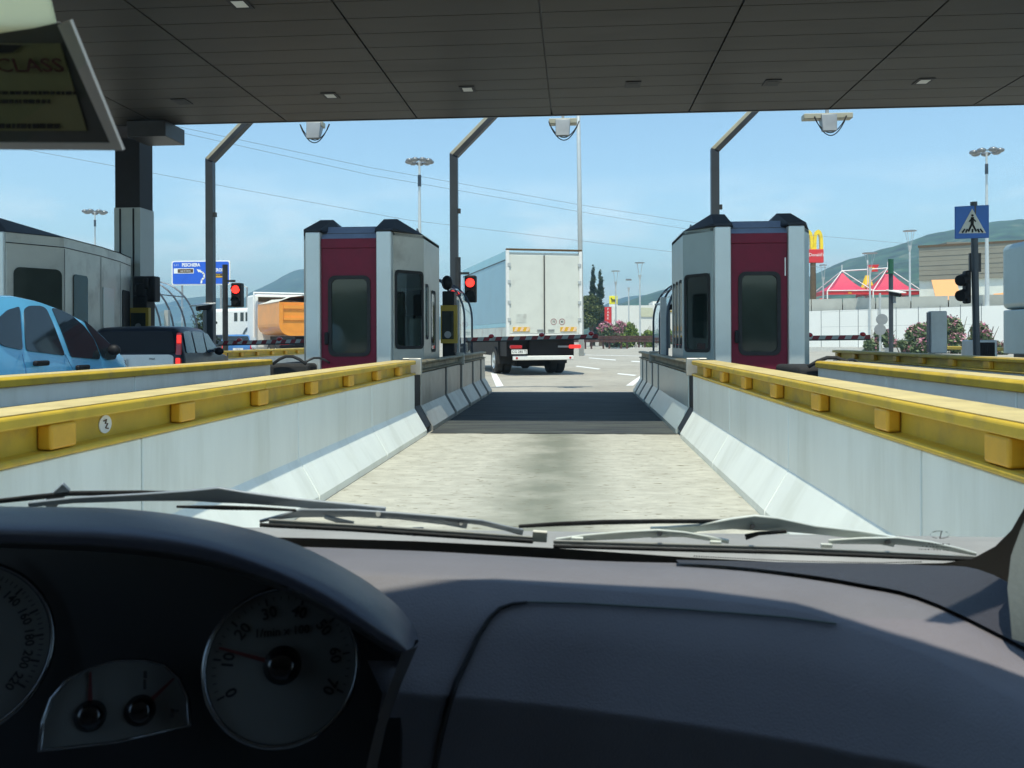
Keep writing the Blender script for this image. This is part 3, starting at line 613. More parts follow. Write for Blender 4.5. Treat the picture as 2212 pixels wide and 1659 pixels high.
# pedestrian crossing sign and its post
X = 6.72
t = thing('pedestrian_sign', 'square blue pedestrian crossing sign on a tall grey post', 'road sign', (X, 15, .2))
MB().tube([(X + .06, 15.08, .2), (X, 15.05, 3.48)], .055, 12).build('pole', 'postgrey', t)
a, b2 = at(2063, 446, 15), at(2137, 515, 15)
M['signblue'] = mat('sign_blue', (.02, .13, .48), .35, var=.08)
MB().slab([(a.x, 15, b2.z), (b2.x, 15, b2.z + .01), (b2.x, 15, a.z + .02), (a.x, 15, a.z)], (0, .03, 0)).build('sign_plate', 'signblue', t, bevel=.01)
cx, cz, w = (a.x + b2.x) / 2, (a.z + b2.z) / 2, (b2.x - a.x)
tri = MB().slab([(cx - .40 * w, 14.993, cz - .33 * w), (cx + .40 * w, 14.993, cz - .33 * w), (cx, 14.993, cz + .42 * w)], (0, .005, 0)).build('white_triangle', 'offwhite', t)
pg = MB()
def bar(p, q, wd, y=14.984):
    p, q = Vector((p[0], 0, p[1])) * w + Vector((cx, y, cz)), Vector((q[0], 0, q[1])) * w + Vector((cx, y, cz)); e = (q - p).normalized(); n = Vector((e.z, 0, -e.x)) * wd * w / 2
    pg.slab([p - n, q - n, q + n, p + n], (0, .006, 0))
pg.tube([(cx, 14.984, cz + .21 * w), (cx, 14.99, cz + .21 * w)], .035 * w, 12)
bar((0, .16), (-.01, -.06), .085); bar((0, .13), (-.1, .02), .035); bar((0, .13), (.1, .02), .035); bar((-.02, -.05), (-.12, -.28), .05); bar((.0, -.05), (.11, -.28), .05)
for u in (-.3, -.2, 0, .2, .3): bar((u * .75, -.2), (u, -.31), .045)
pg.build('walking_figure', 'black', t)
x = X - .2; p = at(2083, 625, 15.1)
t = thing('traffic_light', 'unlit dark traffic light mounted on the pedestrian sign post', 'traffic light', (p.x, 15.1, 1.8))
MB().box(p.x - .0, X - .05, 15.02, 15.2, 1.76, 2.32).build('housing', 'black', t, bevel=.03)
for z in (2.17, 1.91): MB().tube([(p.x + .0, 15.1, z), (p.x - .10, 15.04, z - .02)], [.105, .095], 12).build('visor', 'black', t)
MB().box(X - .04, X + .14, 15.1, 15.16, 2.3, 2.62).build('bracket', 'dark', t)
a, b2 = at(2010, 672, 16), at(2047, 790, 16)
t = thing('slab_post', 'tall plain grey slab post in front of the oleanders', 'post', (a.x, 16, .2))
MB().box(a.x, b2.x, 16, 16.14, .9, a.z).build('cabinet', 'lightgrey', t, bevel=.02)
MB().box(a.x + .02, a.x + .1, 16.05, 16.2, .2, .9).build('leg', 'grey', t)
MB().box(a.x - .02, a.x - .003, 16.0, 16.13, .92, a.z - .02).build('edge_strip', 'ribgrey', t)
a, b2 = at(2103, 735, 16.4), at(2155, 776, 16.4)
t = thing('ventilation_box', 'grey box with black grille beside the pedestrian sign post', 'ventilation box', (a.x, 16.4, .2))
MB().box(a.x, b2.x, 16.4, 16.9, .2, a.z).build('casing', 'lightgrey', t, bevel=.02)
g = MB()
for k in range(8): g.box(a.x + .06 + k * .04, a.x + .085 + k * .04, 16.37, 16.395, .83, a.z - .05)
g.box(a.x + .05, a.x + .37, 16.385, 16.399, .82, a.z - .04).build('grille', 'black', t)

# ================================================================== vehicles
def interp(tab, y):
    if y <= tab[0][0]: return tab[0][1]
    for (a, b), (c, d) in zip(tab, tab[1:]):
        if y <= c: return b + (d - b) * (y - a) / (c - a)
    return tab[-1][1]
def wheel(t, x, y, r, w, side, hubm='lightgrey', F_=None):
    T = local(t); k = 20
    def P(a, rr, xx): return T(xx, y + rr * cos(a), r + rr * sin(a))
    prof = [(0, r * .62), (0, r * .9), (side * -.02 * 0 + 0, r * .93), (-side * w * .15, r), (-side * w * .85, r), (-side * w, r * .9), (-side * w, 0.02)]
    b = MB(); b.grid([[P(2 * pi * j / k, rr, x + dx) for j in range(k + 1)] for dx, rr in prof]); wo = b.build('wheel', 'rubber', t, smooth=False)
    h = MB(); h.grid([[P(2 * pi * j / k, rr, x + dx) for j in range(k + 1)] for dx, rr in ((0, r * .62), (-side * .05, r * .55), (-side * .03, r * .2), (side * .02, r * .17), (side * .02, .001))]); h.build('hub', hubm, wo, smooth=True)
    return wo
def plate(t, o, x, y, txt, w=.5, h=.11, ma='white'):
    o, x, y = Vector(o), Vector(x), Vector(y); n = x.cross(y)
    po = MB().slab([o - x * w / 2 - y * h / 2, o + x * w / 2 - y * h / 2, o + x * w / 2 + y * h / 2, o - x * w / 2 + y * h / 2], n * .012).build('licence_plate', ma, t)
    text(txt, h * .85, o, x, y, .014, .001, 'lettering', 'black', po, sx=.95); return po

# --- blue car beside us, traced along its side
M['bluecar'] = mat('sky_blue_paint', (.12, .42, .68), .22, .05, var=.04, scale=2, coat=.8)
XS = -5.0; NS = Vector((1, 0, .3))
def side(px, py, off=0.): return onp(px, py, (XS, 0, 1.0), NS) + NS.normalized() * off
t = thing('car', 'rounded blue car in the next lane beside the barrier', 'car', (-5.85, 7.6, 0))
sil = [(0, 641), (43, 641), (87, 650), (130, 666), (174, 689), (208.5, 713), (245, 747.5), (267, 771), (276, 789)]
blt = [(0, 747), (47, 758), (139, 771), (217, 780), (252, 784)]
roof = [(5.35, .95), (5.5, 1.25), (5.75, 1.46), (6.2, 1.56)] + [(side(*q).y, side(*q).z) for q in sil] + [(9.45, .84), (9.75, .72), (9.9, .5)]
belt = [(5.35, 1.12)] + [(side(*q).y, side(*q).z) for q in blt] + [(9.2, .86), (9.5, .78), (9.9, .48)]
rows = []
ys = [5.35, 5.42, 5.55, 5.75, 6.1, 6.5] + [side(*q).y for q in sil] + [9.45, 9.75, 9.9]
for y in ys:
    rz_ = interp(roof, y); bz = min(interp(belt, y), rz_ - .012); tap = .25 * max(0, (5.75 - y)) / .4 + .5 * max(0, y - 9.4)
    sx_ = lambda z: XS - tap - .3 * max(0, z - 1.0)
    half = [(XS - tap - .1, .25), (XS - tap - .01, .45), (XS - tap + .005, .7), (sx_(bz), bz), (sx_(rz_ - .04) , rz_ - .02), (sx_(rz_) - .10, rz_ + .012), (-5.55, rz_ + .022)]
    rows.append([(x, y, z) for x, z in half] + [(-5.85, y, rz_ + .03)] + [(-11.7 - x, y, z) for x, z in half[::-1]])
MB().grid(rows).add([Vector(p) for p in rows[0]], [tuple(range(15))]).add([Vector(p) for p in rows[-1]], [tuple(range(15))]).build('body', 'bluecar', t, smooth=True)
for nm, pts in (('quarter_window', [(-16, 712), (-8, 690), (14, 670), (40, 662), (47, 757), (5, 748), (-12, 735)]),
                ('rear_door_window', [(50, 668), (60, 661), (86, 661), (98, 667), (113, 700), (139, 769), (55, 758), (52, 728)]),
                ('front_door_window', [(109, 665), (123, 668), (152, 681), (180, 705), (202, 735), (215, 770), (213, 777), (152, 772), (130, 713)]),
                ('quarter_window', [(178, 690), (195, 705), (217, 726), (244, 751), (251, 768), (247, 777), (230, 778), (219, 771), (204, 735), (186, 708)])):
    rp = round_poly([side(*q, .004) for q in pts], .035)
    MB().slab(rp, NS.normalized() * .008).build(nm, 'carglass', t)
M['bluedark'] = mat('window_trim', (.02, .09, .2), .3, var=.1, coat=.5)
for px in (47.5, 140): MB().tube([side(px, 766, .004), side(px + (3 if px < 50 else 14), 800, .02), side(px + 12, 860, .03)], .004, 6).build('door_seam', 'bluedark', t)
for px, py in ((84, 786), (174, 795)):
    c = side(px, py, .02); MB().box(c.x - .02, c.x + .03, c.y - .1, c.y + .1, c.z - .025, c.z + .025).build('door_handle', 'black', t, bevel=.015)
c = side(228, 762, .1); MB().ball(c, .075, 8, (.9, .7, .8)).build('mirror', 'black', t, smooth=True)
MB().slab([(-5.25, 8.35, 1.32), (-6.45, 8.35, 1.32), (-6.6, 9.05, .98), (-5.1, 9.05, .98)], (0, .03, .045)).build('windscreen', 'carglass', t)
MB().box(-6.6, -5.1, 5.4, 5.44, .8, 1.02).build('rear_light', 'redplastic', t)
for y in (6.1, 9.0): 
    wheel(t, XS + .87, y - 7.6, .31, .2, 1); wheel(t, -6.72 + 5.85 , y - 7.6, .31, .2, -1)

# --- generic hatchback
def car(label, loc, rz, stn, w, body, glass='carglass', lit=True, group=None, tail='body', txt='AB 123 CR'):
    """stn: (y, roof z, belt z, roof half width factor)"""
    t = thing('car', label, 'car', loc, rz, group); T = local(t); rows = []
    for y, rz_, bz, fx in stn:
        h = w / 2; e = .88 if y in (stn[0][0], stn[-1][0]) else 1
        half = [(h * .93 * e, .25), (h * .99 * e, .5), (h * e, .7 if bz > .72 else bz - .02), (h * .985 * e, bz), (lerp(h * e, h * fx, min(1, (rz_ - bz) / .3)), max(rz_ - .035, bz + .004)), (h * (fx - .1), rz_)]
        rows.append([T(x, y, z) for x, z in half] + [T(0, y, rz_ + .015)] + [T(-x, y, z) for x, z in half[::-1]])
    n = len(rows[0])
    MB().grid(rows).add(rows[0], [tuple(range(n))]).add(rows[-1], [tuple(range(n))]).build('body', body, t, smooth=True)
    return t, T
M['carglassblue'] = mat('bluish_car_glass', (.04, .07, .10), .08, var=.1, spec=.8)
M['hatchdark'] = mat('dark_blue_grey_paint', (.016, .022, .036), .35, .1, var=.05, coat=.15, spec=.3)
st = [(0, .95, .90, .9), (.05, .99, .92, .9), (.17, 1.34, .92, .84), (.26, 1.405, .93, .83), (.9, 1.43, .93, .83), (1.6, 1.41, .92, .83), (1.95, 1.33, .91, .82), (2.55, .97, .9, .86), (3.0, .88, .85, .9), (3.35, .6, .55, .9)]
t, T = car('dark hatchback with white tailgate and lit brake lights', (-7.27, 13.6, 0), radians(9), st, 1.6, 'hatchdark')
def quadp(nm, ma, pts, th, parent, r=.03): 
    v = round_poly([T(*p) for p in pts], r); n = (v[len(v) // 3] - v[0]).cross(v[2 * len(v) // 3] - v[0]).normalized()
    return MB().slab(v, n * th).build(nm, ma, parent)
M['rearblack'] = mat('black_rear_glass', (.008, .009, .011), .12, var=.1, spec=.15)
quadp('rear_window', 'rearblack', [(-.66, .03, .98), (.66, .03, .98), (.58, .155, 1.34), (-.58, .155, 1.34)], .012, t, .06)
quadp('tailgate', 'white', [(-.62, -.012, .5), (.64, -.012, .5), (.64, -.012, .93), (.58, .0, .955), (-.30, .0, .955), (-.46, -.012, .88)], .012, t)
text('diesel', .045, T(.30, -.03, .89), (1, 0, 0), (0, 0, 1), .004, .001, 'lettering', 'dark', t)
plate(t, T(-.32, -.03, .83), (1, 0, 0), (0, 0, 1), 'BP 32R CR', .46, .13)
for s in (-1, 1):
    lo, hi = sorted((s * .66, s * .77))
    lamp = MB(); T0 = T
    lamp.slab([T(lo, -.015, .62), T(hi, .005, .62), T(hi - .03 * (s > 0), .14, 1.32), T(lo + .03 * (s < 0), .12, 1.32)], (0, -.03, 0)); lo_ = lamp.build('tail_lamp', 'redplastic', t, bevel=.015)
    for z0, z1, yy in ((1.14, 1.28, .085), (.80, .9, .02)): LB(t).box(lo + .015, hi - .02, yy - .06, yy - .03, z0, z1).build('lit_lens', 'taillit', lo_, bevel=.012)
    for a in ([(.22, .98), (.30, 1.34), (.72, 1.35), (.72, .97)], [(.8, .97), (.8, 1.35), (1.42, 1.33), (1.42, .96)], [(1.5, .96), (1.5, 1.33), (1.78, 1.31), (2.25, .98)]):
        pts = round_poly([T(s * (lerp(.79, .69, (z - .93) / .45)), y, z) for y, z in a], .04); MB().slab(pts, (s * .01, 0, 0)).build('side_window', 'carglassblue', t)
    wheel(t, s * .8, .6, .29, .18, s); wheel(t, s * .8, 2.85, .29, .18, s)
MB().ball(T(.88, 1.95, .98), .09, 8, (1, .6, .8)).build('mirror', 'black', t, smooth=True)

# --- small cars queueing far off
M['bluesmall'] = mat('mid_blue_paint', (.06, .19, .45), .3, .1, var=.05, coat=.6)
st2 = [(0, .95, .88, .9), (.06, 1.0, .9, .9), (.35, 1.38, .95, .82), (.9, 1.46, .96, .82), (1.8, 1.44, .95, .82), (2.7, 1.0, .93, .86), (3.6, .85, .8, .9), (3.85, .55, .5, .9)]
for lab, px, Y, body in (('small pale blue car queueing behind the boom by the dump truck', 514, 43, 'bluesmall'), ('dark car queueing next to the small pale blue car', 488, 45, 'hatchdark')):
    p = at(px, 740, Y); t, T = car(lab, (p.x, Y, 0), radians(24), st2, 1.7, body)
    quadp('rear_window', 'carglass', [(-.6, .1, 1.0), (.6, .1, 1.0), (.52, .33, 1.36), (-.52, .33, 1.36)], .03, t, .06)
    for s in (-1, 1):
        MB().slab([T(s * .6, -.03, .7), T(s * .84, .03, .7), T(s * .84, .06, .95), T(s * .62, -.0, .95)], (0, -.03, 0)).build('tail_lamp', 'taillit' if s < 0 and body == 'bluesmall' else 'redplastic', t)
        wheel(t, s * .85, .7, .3, .18, s); wheel(t, s * .85, 3.1, .3, .18, s)
    plate(t, T(0, -.05, .7), T(1, 0, 0) - T(0, 0, 0), (0, 0, 1), 'CE 41', .5, .12)

# --- white box truck ahead
M['tarp'] = mat('pale_blue_tarpaulin', (.30, .49, .58), .45, var=.07, scale=.7, bump=.1, bscale=2)
M['tarp2'] = mat('lighter_tarpaulin_band', (.34, .60, .68), .45, var=.06, scale=1.5)
M['doorwhite'] = mat('ribbed_white_door', (.66, .68, .62), .45, var=.05, scale=2, stain=(.5, .51, .47), sscale=1.4, samt=(.58, .8))
rz = radians(17.5); pc = (at(1091, 742, 27.1) + at(1262, 742, 27.75)) / 2
t = thing('box_truck', 'white box truck with pale blue side, rear doors closed, leaving the lane', 'truck', (pc.x, pc.y, 0), rz); T = local(t)
W2 = 1.26; Z0, Z1 = 1.2, 4.0
b = LB(t); b.box(-W2 + .05, W2 - .05, .08, 7.9, Z0, Z1 - .06); b.build('cargo_box', 'doorwhite', t)
for s in (-1, 1):
    lo, hi = sorted((s * (W2 - .045), s * W2))
    LB(t).box(lo, hi, .13, 7.9, Z0 + .5, Z1 - .3).build('side_curtain', 'tarp', t)
    LB(t).box(lo, hi + (.012 if s > 0 else 0), .13, 7.9, Z1 - .295, Z1 - .02).build('top_band', 'tarp2', t)
    LB(t).box(lo, hi, .13, 7.9, Z0 + .36, Z0 + .495).build('hem', 'tarp2', t)
    lo2, hi2 = sorted((s * W2, s * (W2 + .012))); LB(t).box(lo2, hi2, .13, 7.9, Z1 - .315, Z1 - .285).build('curtain_rail', 'dark', t)
    sb = LB(t)
    for k in range(4): sb.box(lo, hi, .14 + k * 1.95, .12 + (k + 1) * 1.93, Z0 + .02, Z0 + .355)
    sb.build('drop_side_cladding', 'offwhite', t)
    lo, hi = sorted((s * .02, s * (W2 - .1)))
    LB(t).box(lo, hi, .03, .078, Z0 + .16, Z1 - .14).build('rear_door', 'doorwhite', t, bevel=.012)
    LB(t).box(s * (W2 - .05) - .05, s * (W2 - .05) + .05, .0, .125, Z0, Z1).build('corner_post', 'white', t, bevel=.01)
    for k, z in enumerate((1.75, 2.3, 2.95, 3.5)): LB(t).box(s * (W2 - .09) - .05, s * (W2 - .09) + .05, -.02, .03, z, z + .1).build('hinge', 'lightgrey', t)
M['ochre_bright'] = mat('reflective_amber', (.75, .42, .03), .4, var=.08)
M['peach'] = mat('reflective_peach', (.85, .6, .4), .4, var=.05)
for x0, x1 in ((-1.05, -.5), (.52, 1.06)):
    hb = LB(t).box(x0, x1, .01, .028, Z0 + .22, Z0 + .36).build('marker_board', 'ochre_bright', t)
    q = LB(t)
    for k in range(3):
        a = x0 + .03 + k * .19; sg = 1
        q.add([(a, .006, Z0 + .225), (a + .09, .006, Z0 + .225), (a + .15, .006, Z0 + .355), (a + .06, .006, Z0 + .355)], [(0, 1, 2, 3)])
    q.build('stripe_marking', 'peach', hb, weld=False)
LB(t).box(-W2, W2, .0, .1, Z1 + .002, Z1 + .06).build('roof_beam', 'rust', t, bevel=.01)
LB(t).box(-W2 + .1, W2 - .1, .01, .075, Z0 + .0, Z0 + .15).build('rear_sill', 'white', t)
LB(t).box(-W2 + .1, W2 - .1, .0, .009, Z0 + .02, Z0 + .07).build('yellow_strip', 'ochre_bright', t)
for x, tx in ((.30, '70'), (.58, '80')):
    ring = LB(t); n = 20
    ring.add([(x + .1 * cos(2 * pi * k / n), .024, Z0 + .53 + .1 * sin(2 * pi * k / n)) for k in range(n)] + [(x + .085 * cos(2 * pi * k / n), .024, Z0 + .53 + .085 * sin(2 * pi * k / n)) for k in range(n)], [(k, (k + 1) % n, n + (k + 1) % n, n + k) for k in range(n)])
    ro = ring.build('speed_disc', 'stripered', t)
    text(tx, .095, T(x, .026, Z0 + .53), T(1, 0, 0) - T(0, 0, 0), (0, 0, 1), .003, .001, 'lettering', 'black', ro)
LB(t).box(-.95, -.6, .022, .029, Z0 + .5, Z0 + .78).build('patch_plate', 'offwhite', t)
for x in (-.25, .12): LB(t).box(x, x + .2, .0, .025, Z0 + .24, Z0 + .28).build('latch', 'grey', t)
LB(t).tube([(-.02, -.01, Z0 + .1), (-.02, -.01, Z1 - .15)], .018, 6).build('locking_rod', 'dark', t)
LB(t).box(-1.15, 1.12, .5, 7.6, .62, Z0 - .01).box(-.5, .5, 1.8, 2.6, .25, .62).box(-1.1, -.6, 1.6, 2.6, .55, 1.1).box(.65, 1.1, 3.2, 4.6, .5, 1.1).box(-.45, .5, .25, .4, .55, Z0 - .01).build('chassis', 'black', t)
LB(t).box(-1.02, 1.0, .12, .22, .50, .64).build('bumper_bar', 'white', t, bevel=.02)
for x in (-.9, .88): LB(t).tube([(x, .1, .57), (x, .119, .57)], .035, 12).build('reflector', 'redplastic', t)
for x, ma in ((-.92, 'redplastic'), (1.05, 'taillit')):
    LB(t).box(x - .2, x + .2, .1, .2, .87, .99).build('tail_lamp', ma, t, bevel=.03)
LB(t).box(.5, .9, .2, .25, .9, .96).build('lamp_bracket', 'grey', t)
plate(t, T(-.82, .1, .77), T(1, 0, 0) - T(0, 0, 0), (0, 0, 1), 'CG 285 TJ', .52, .14)
for s in (-1, 1):
    wheel(t, s * 1.22, 2.2, .46, .27, s); wheel(t, s * .92, 2.2, .46, .25, s); wheel(t, s * 1.2, 6.9, .46, .27, s)
    LB(t).box(*sorted((s * .66, s * 1.2)), 1.55, 1.58, .35, 1.1).build('mudflap', 'rubber', t)
LB(t).box(-1.2, 1.2, 8.1, 9.9, .6, 3.0).build('cab', 'white', t, bevel=.15, seg=3)

# --- orange tipper
M['tipper'] = mat('orange_tipper_paint', (.85, .31, .04), .38, var=.1, scale=2, coat=.2)
p = at(614, 720, 38); rz = radians(33)
t = thing('dump_truck', 'orange dump truck with rounded body and white cab behind the attendant booth', 'truck', (p.x + .85, 38.7, 0), rz); T = local(t)
def ush(w, z0, z1, r=.5, n=6): return [(-w, z1), (-w, z0 + r)] + [(-w + r - r * cos(pi / 2 * k / n), z0 + r - r * sin(pi / 2 * k / n)) for k in range(1, n)] + [(-w + r, z0), (w - r, z0)] + [(w - r + r * sin(pi / 2 * k / n), z0 + r - r * cos(pi / 2 * k / n)) for k in range(1, n)] + [(w, z0 + r), (w, z1)]
u0 = ush(1.25, 1.42, 2.9); u1 = ush(1.25, 1.42, 2.95)
LB(t).loft([(x, .06, z) for x, z in u0], [(x, 4.6, z) for x, z in u1]).build('tipper_body', 'tipper', t)
o2 = ush(1.3, 1.36, 2.92, .52); i2 = ush(1.12, 1.52, 2.72, .42); n = len(o2)
LB(t).add([(x, -.05, z) for x, z in o2] + [(x, -.05, z) for x, z in i2] + [(x, .05, z) for x, z in o2], [(k, k + 1, n + k + 1, n + k) for k in range(n - 1)] + [(k, k + 1, 2 * n + k + 1, 2 * n + k) for k in range(n - 1)]).build('rear_rim', 'tipper', t)
tg = LB(t); tg.slab([(x, .0, z) for x, z in i2], (0, .05, 0)).box(-1.1, 1.1, -.06, -.005, 2.6, 2.76).box(-1.1, 1.1, -.05, -.003, 2.08, 2.2).build('tailgate', 'tipper', t)
M['cream'] = mat('cream_canvas', (.6, .58, .5), .8, var=.12, scale=2, bump=.3, bscale=5)
LB(t).grid([[(-1.27, y, 2.93), (-.7, y, 3.12 + .05 * sin(y * 2)), (0, y, 3.2 + .05 * sin(y * 3)), (.7, y, 3.12), (1.27, y, 2.95)] for y in (.25, .6, 1, 1.5, 2, 2.5, 3, 4, 4.7)]).build('tarpaulin', 'cream', t, smooth=True)
cbx = LB(t).box(-1.25, 1.25, 5.2, 7.2, .7, 3.5); cbx.build('cab', 'white', t, bevel=.12, seg=3)
LB(t).box(-1.1, 1.1, 5.14, 5.19, 3.12, 3.36).build('cab_rear_window', 'rust', t)
LB(t).tube([(-1.35, 5.0, 1.3), (-1.35, 5.0, 3.55), (1.35, 5.0, 3.55), (1.35, 5.0, 1.3)], .07, 8).build('guard_frame', 'white', t)
LB(t).box(-.5, .5, .3, 5.2, .75, 1.35).box(-1.2, 1.2, .3, .45, .5, .9).build('chassis', 'black', t)
for x in (-1.0, 1.0): LB(t).box(x - .22, x + .22, .2, .29, .95, 1.15).build('tail_lamp', 'redplastic', t, bevel=.02)
plate(t, T(.45, .25, 1.02), T(1, 0, 0) - T(0, 0, 0), (0, 0, 1), 'BZ 7', .4, .12, 'ochre_bright')
for s in (-1, 1):
    for y in (1.1, 2.4, 6.2): wheel(t, s * 1.2, y, .5, .3, s)
LB(t).box(-1.0, -.3, 5.5, 6.5, 3.51, 3.62).build('beacon_bar', 'signblue', t, bevel=.03)

# --- white coach far behind
a, c = at(436, 745, 50), at(556, 745, 47)
d = (c - a); rz = math.atan2(d.y, d.x); L_ = d.length
t = thing('coach', 'white coach crossing behind the boom of the next lane', 'bus', (a.x, a.y, 0), rz); T = local(t)
LB(t).box(0, L_, 0, 2.5, .4, 3.02).build('body', 'white', t, bevel=.22, seg=4)
for x in (L_ * .60, L_ * .71, L_ * .8, L_ * .91): LB(t).box(x, x + .32, -.012, -.001, 2.25, 2.75).build('window', 'carglass', t, bevel=.02)
LB(t).tube([(L_ * .74, -.03, .5)] + [(L_ * .74 + .9 * (1 - cos(q)), -.03, 1.0 + .95 * sin(q)) for q in [pi / 2 * k / 6 for k in range(7)]] + [(L_ * .97, -.03, 1.97)], .05, 8).build('trim_line', 'grey', t)
LB(t).box(L_ * .93, L_ * .99, -.35, -.1, 1.7, 2.15).build('mirror', 'grey', t, bevel=.04)
for x in (1.0, L_ - .7): wheel(t, x, .3, .45, .3, -1)

# ================================================================== beyond the plaza: guard rail, walls, buildings
M['corten'] = mat('brown_weathering_steel', (.085, .035, .028), .65, .3, var=.2, scale=3)
t = thing('guard_rail', 'long brown steel guard rail on posts along the road behind the white truck', 'guard rail', at(1200, 740, 95))
a, c = at(985, 735, 92), at(1500, 734, 98); e = (c - a); yd = e.normalized()
for z0, z1, nm in ((1.1, 1.44, 'rail'), (.74, 1.06, 'lower_rail')):
    MB().slab([Vector((a.x, a.y, z0)), Vector((c.x, c.y, z0)), Vector((c.x, c.y, z0 + (z1 - z0) * .4)), Vector((a.x, a.y, z0 + (z1 - z0) * .4))], (0, .1, 0)).slab([Vector((a.x, a.y + .05, z0 + (z1 - z0) * .45)), Vector((c.x, c.y + .05, z0 + (z1 - z0) * .45)), Vector((c.x, c.y + .05, z1)), Vector((a.x, a.y + .05, z1))], (0, .1, 0)).build(nm, 'corten', t)
k = 0
while k * 2.05 < e.length:
    for dx in (0, .68):
        q = a + yd * (k * 2.05 + dx); MB().box(q.x - .1, q.x + .1, q.y + .16, q.y + .3, 0, 1.4).build('post', 'corten', t)
    k += 1
M['kerbwhite'] = mat('kerb_stone', (.55, .54, .5), .8, var=.1)
struct('kerb', MB().box(-40, 60, 96.6, 97.2, 0, .12), 'kerbwhite')

M['concrete'] = mat('grey_concrete_wall', (.44, .44, .39), .85, var=.07, scale=.8, stain=(.34, .34, .3), sscale=.25)
M['whitewash'] = mat('whitewashed_wall', (.82, .82, .78), .7, var=.03, scale=.3)
a, c = at(1690, 748, 104), at(2330, 745, 82)
zt = at(1745, 673, 103).z
t = MB().slab([Vector((a.x, a.y, 0)), Vector((c.x, c.y, 0)), Vector((c.x, c.y, zt)), Vector((a.x, a.y, zt))], (.3, .9, 0)).build('boundary_wall', 'whitewash')
tag(t, 'bright white wall below the grey concrete wall, behind the thin fence', 'wall')
a2, c2 = at(1690, 648, 105.5), at(2330, 632, 83.5)
t = thing('retaining_wall', 'pale grey concrete panel wall carrying the red tents', 'wall', (a2.x, a2.y, 0))
n = 8
for k in range(n):
    p0, p1 = a2.lerp(c2, k / n), a2.lerp(c2, (k + 1) / n - .004); MB().slab([Vector((p0.x, p0.y, zt - .6)), Vector((p1.x, p1.y, zt - .6)), p1, p0], (.2, .5, 0)).build('wall_panel', 'concrete', t)
struct('terrace', MB().slab([a2 + Vector((.3, .6, -.4)), c2 + Vector((.3, .6, -.4)), Vector((90, 160, a2.z - .4)), Vector((20, 190, a2.z - .4))], (0, 0, -.3)), 'concrete')
struct('kerb_wall', MB().slab([gnd(1700, 759), gnd(2330, 764), gnd(2330, 764) + ZV * .35, gnd(1700, 759) + ZV * .35], (0, .5, 0)), 'kerbwhite')
t = thing('mesh_fence', 'thin grey fence posts standing before the white wall', 'fence', at(1900, 745, 84))
for px in (1774, 1814, 1854, 1897, 1936, 1984, 2031, 2075, 2120):
    q = at(px, 745, lerp(95, 78, (px - 1774) / 350)); MB().tube([(q.x, q.y, 0), (q.x, q.y, 4.1)], .028, 6).build('post', 'postgrey', t)
q0, q1 = at(1774, 745, 95), at(2120, 745, 78)
for z in (.9, 2.3, 3.9): MB().tube([(q0.x, q0.y, z), (q1.x, q1.y, z)], .012, 5).build('wire', 'grey', t)

# red tents on the terrace
M['tent'] = mat('red_tent_fabric', (.60, .045, .10), .6, var=.08, scale=1.2)
M['flagred'] = mat('flag_red', (.6, .02, .02), .5, var=.08)
M['arch'] = mat('golden_yellow', (.85, .60, .01), .35, var=.04)
YT = 121
def tent(label, pxl, pxr, pym, pxm, peakpx, Y):
    t = thing('pavilion', label, 'tent', at((pxl + pxr) / 2, 640, Y)); ze = at(pxl, 628, Y).z; zg = 5.2
    L, R_ = at(pxl, 628, Y).x, at(pxr, 628, Y).x; D = 7.0; cx = (L + R_) / 2; zp = at(pxm, peakpx, Y + D / 2).z
    cy = Y + D / 2; rows = []
    for u in [k / 8 for k in range(9)]:
        w = (1 - u); zz = ze + (zp - ze) * u ** 1.7; ring = []
        for q in range(16):
            sd, f = divmod(q, 4); f /= 4
            cr = [(-1, -1), (1, -1), (1, 1), (-1, 1)]; A_, B_ = cr[sd], cr[(sd + 1) % 4]
            ring.append((cx + (A_[0] + (B_[0] - A_[0]) * f) * (R_ - L) / 2 * (w * .97 + .03), cy + (A_[1] + (B_[1] - A_[1]) * f) * D / 2 * (w * .97 + .03), zz))
        rows.append(ring + [ring[0]])
    MB().grid(rows).build('canopy', 'tent', t)
    v = MB()
    for (x0, y0, x1, y1) in ((L, Y, R_, Y), (R_, Y, R_, Y + D), (L, Y, L, Y + D)): v.slab([(x0, y0, ze - .55), (x1, y1, ze - .55), (x1, y1, ze - .02), (x0, y0, ze - .02)], (.02, .02, 0))
    v.build('valance', 'flagred', t)
    fr = []
    for x, y in ((L, Y), (R_, Y), (R_, Y + D), (L, Y + D)):
        MB().tube([(x, y - .05, zg), (x, y - .05, ze)], .09, 8).build('pole', 'white', t)
        MB().tube([(x, y - .05, ze), (cx, cy, zp + .35)], .065, 8).build('strut', 'white', t)
    MB().tube([(L, Y - .06, ze), (R_, Y - .06, ze)], .07, 8).build('edge_beam', 'white', t)
    MB().tube([(cx, cy, zp + .3), (cx, cy, zp + 1.2)], .05, 8).build('mast', 'white', t)
    text('m', .55, (cx, Y - .005, ze - .3), (1, 0, 0), (0, 0, 1), .03, .01, 'emblem', 'arch', t)
    return (cx, cy, zp)
pA = tent('red pavilion with white frame, nearer to the yellow arches sign', 1787, 1885, 0, 1850, 590, YT)
pB = tent('red pavilion with white frame beside the beige building', 1886, 1990, 0, 1922, 584, YT - 1)
tag(MB().tube([(pA[0], pA[1], pA[2] + .32), (pB[0], pB[1], pB[2] + .32)], .09, 8).build('ridge_beam', 'white'), 'white horizontal beam joining the two red pavilions', 'beam')
p = at(1882, 592, 125)
t = thing('banner', 'small red flag with yellow emblem above the pavilions', 'flag', p)
MB().tube([(p.x - .5, 125, 5.2), (p.x - .5, 125, p.z + 2.0)], .06, 6).build('pole', 'white', t)
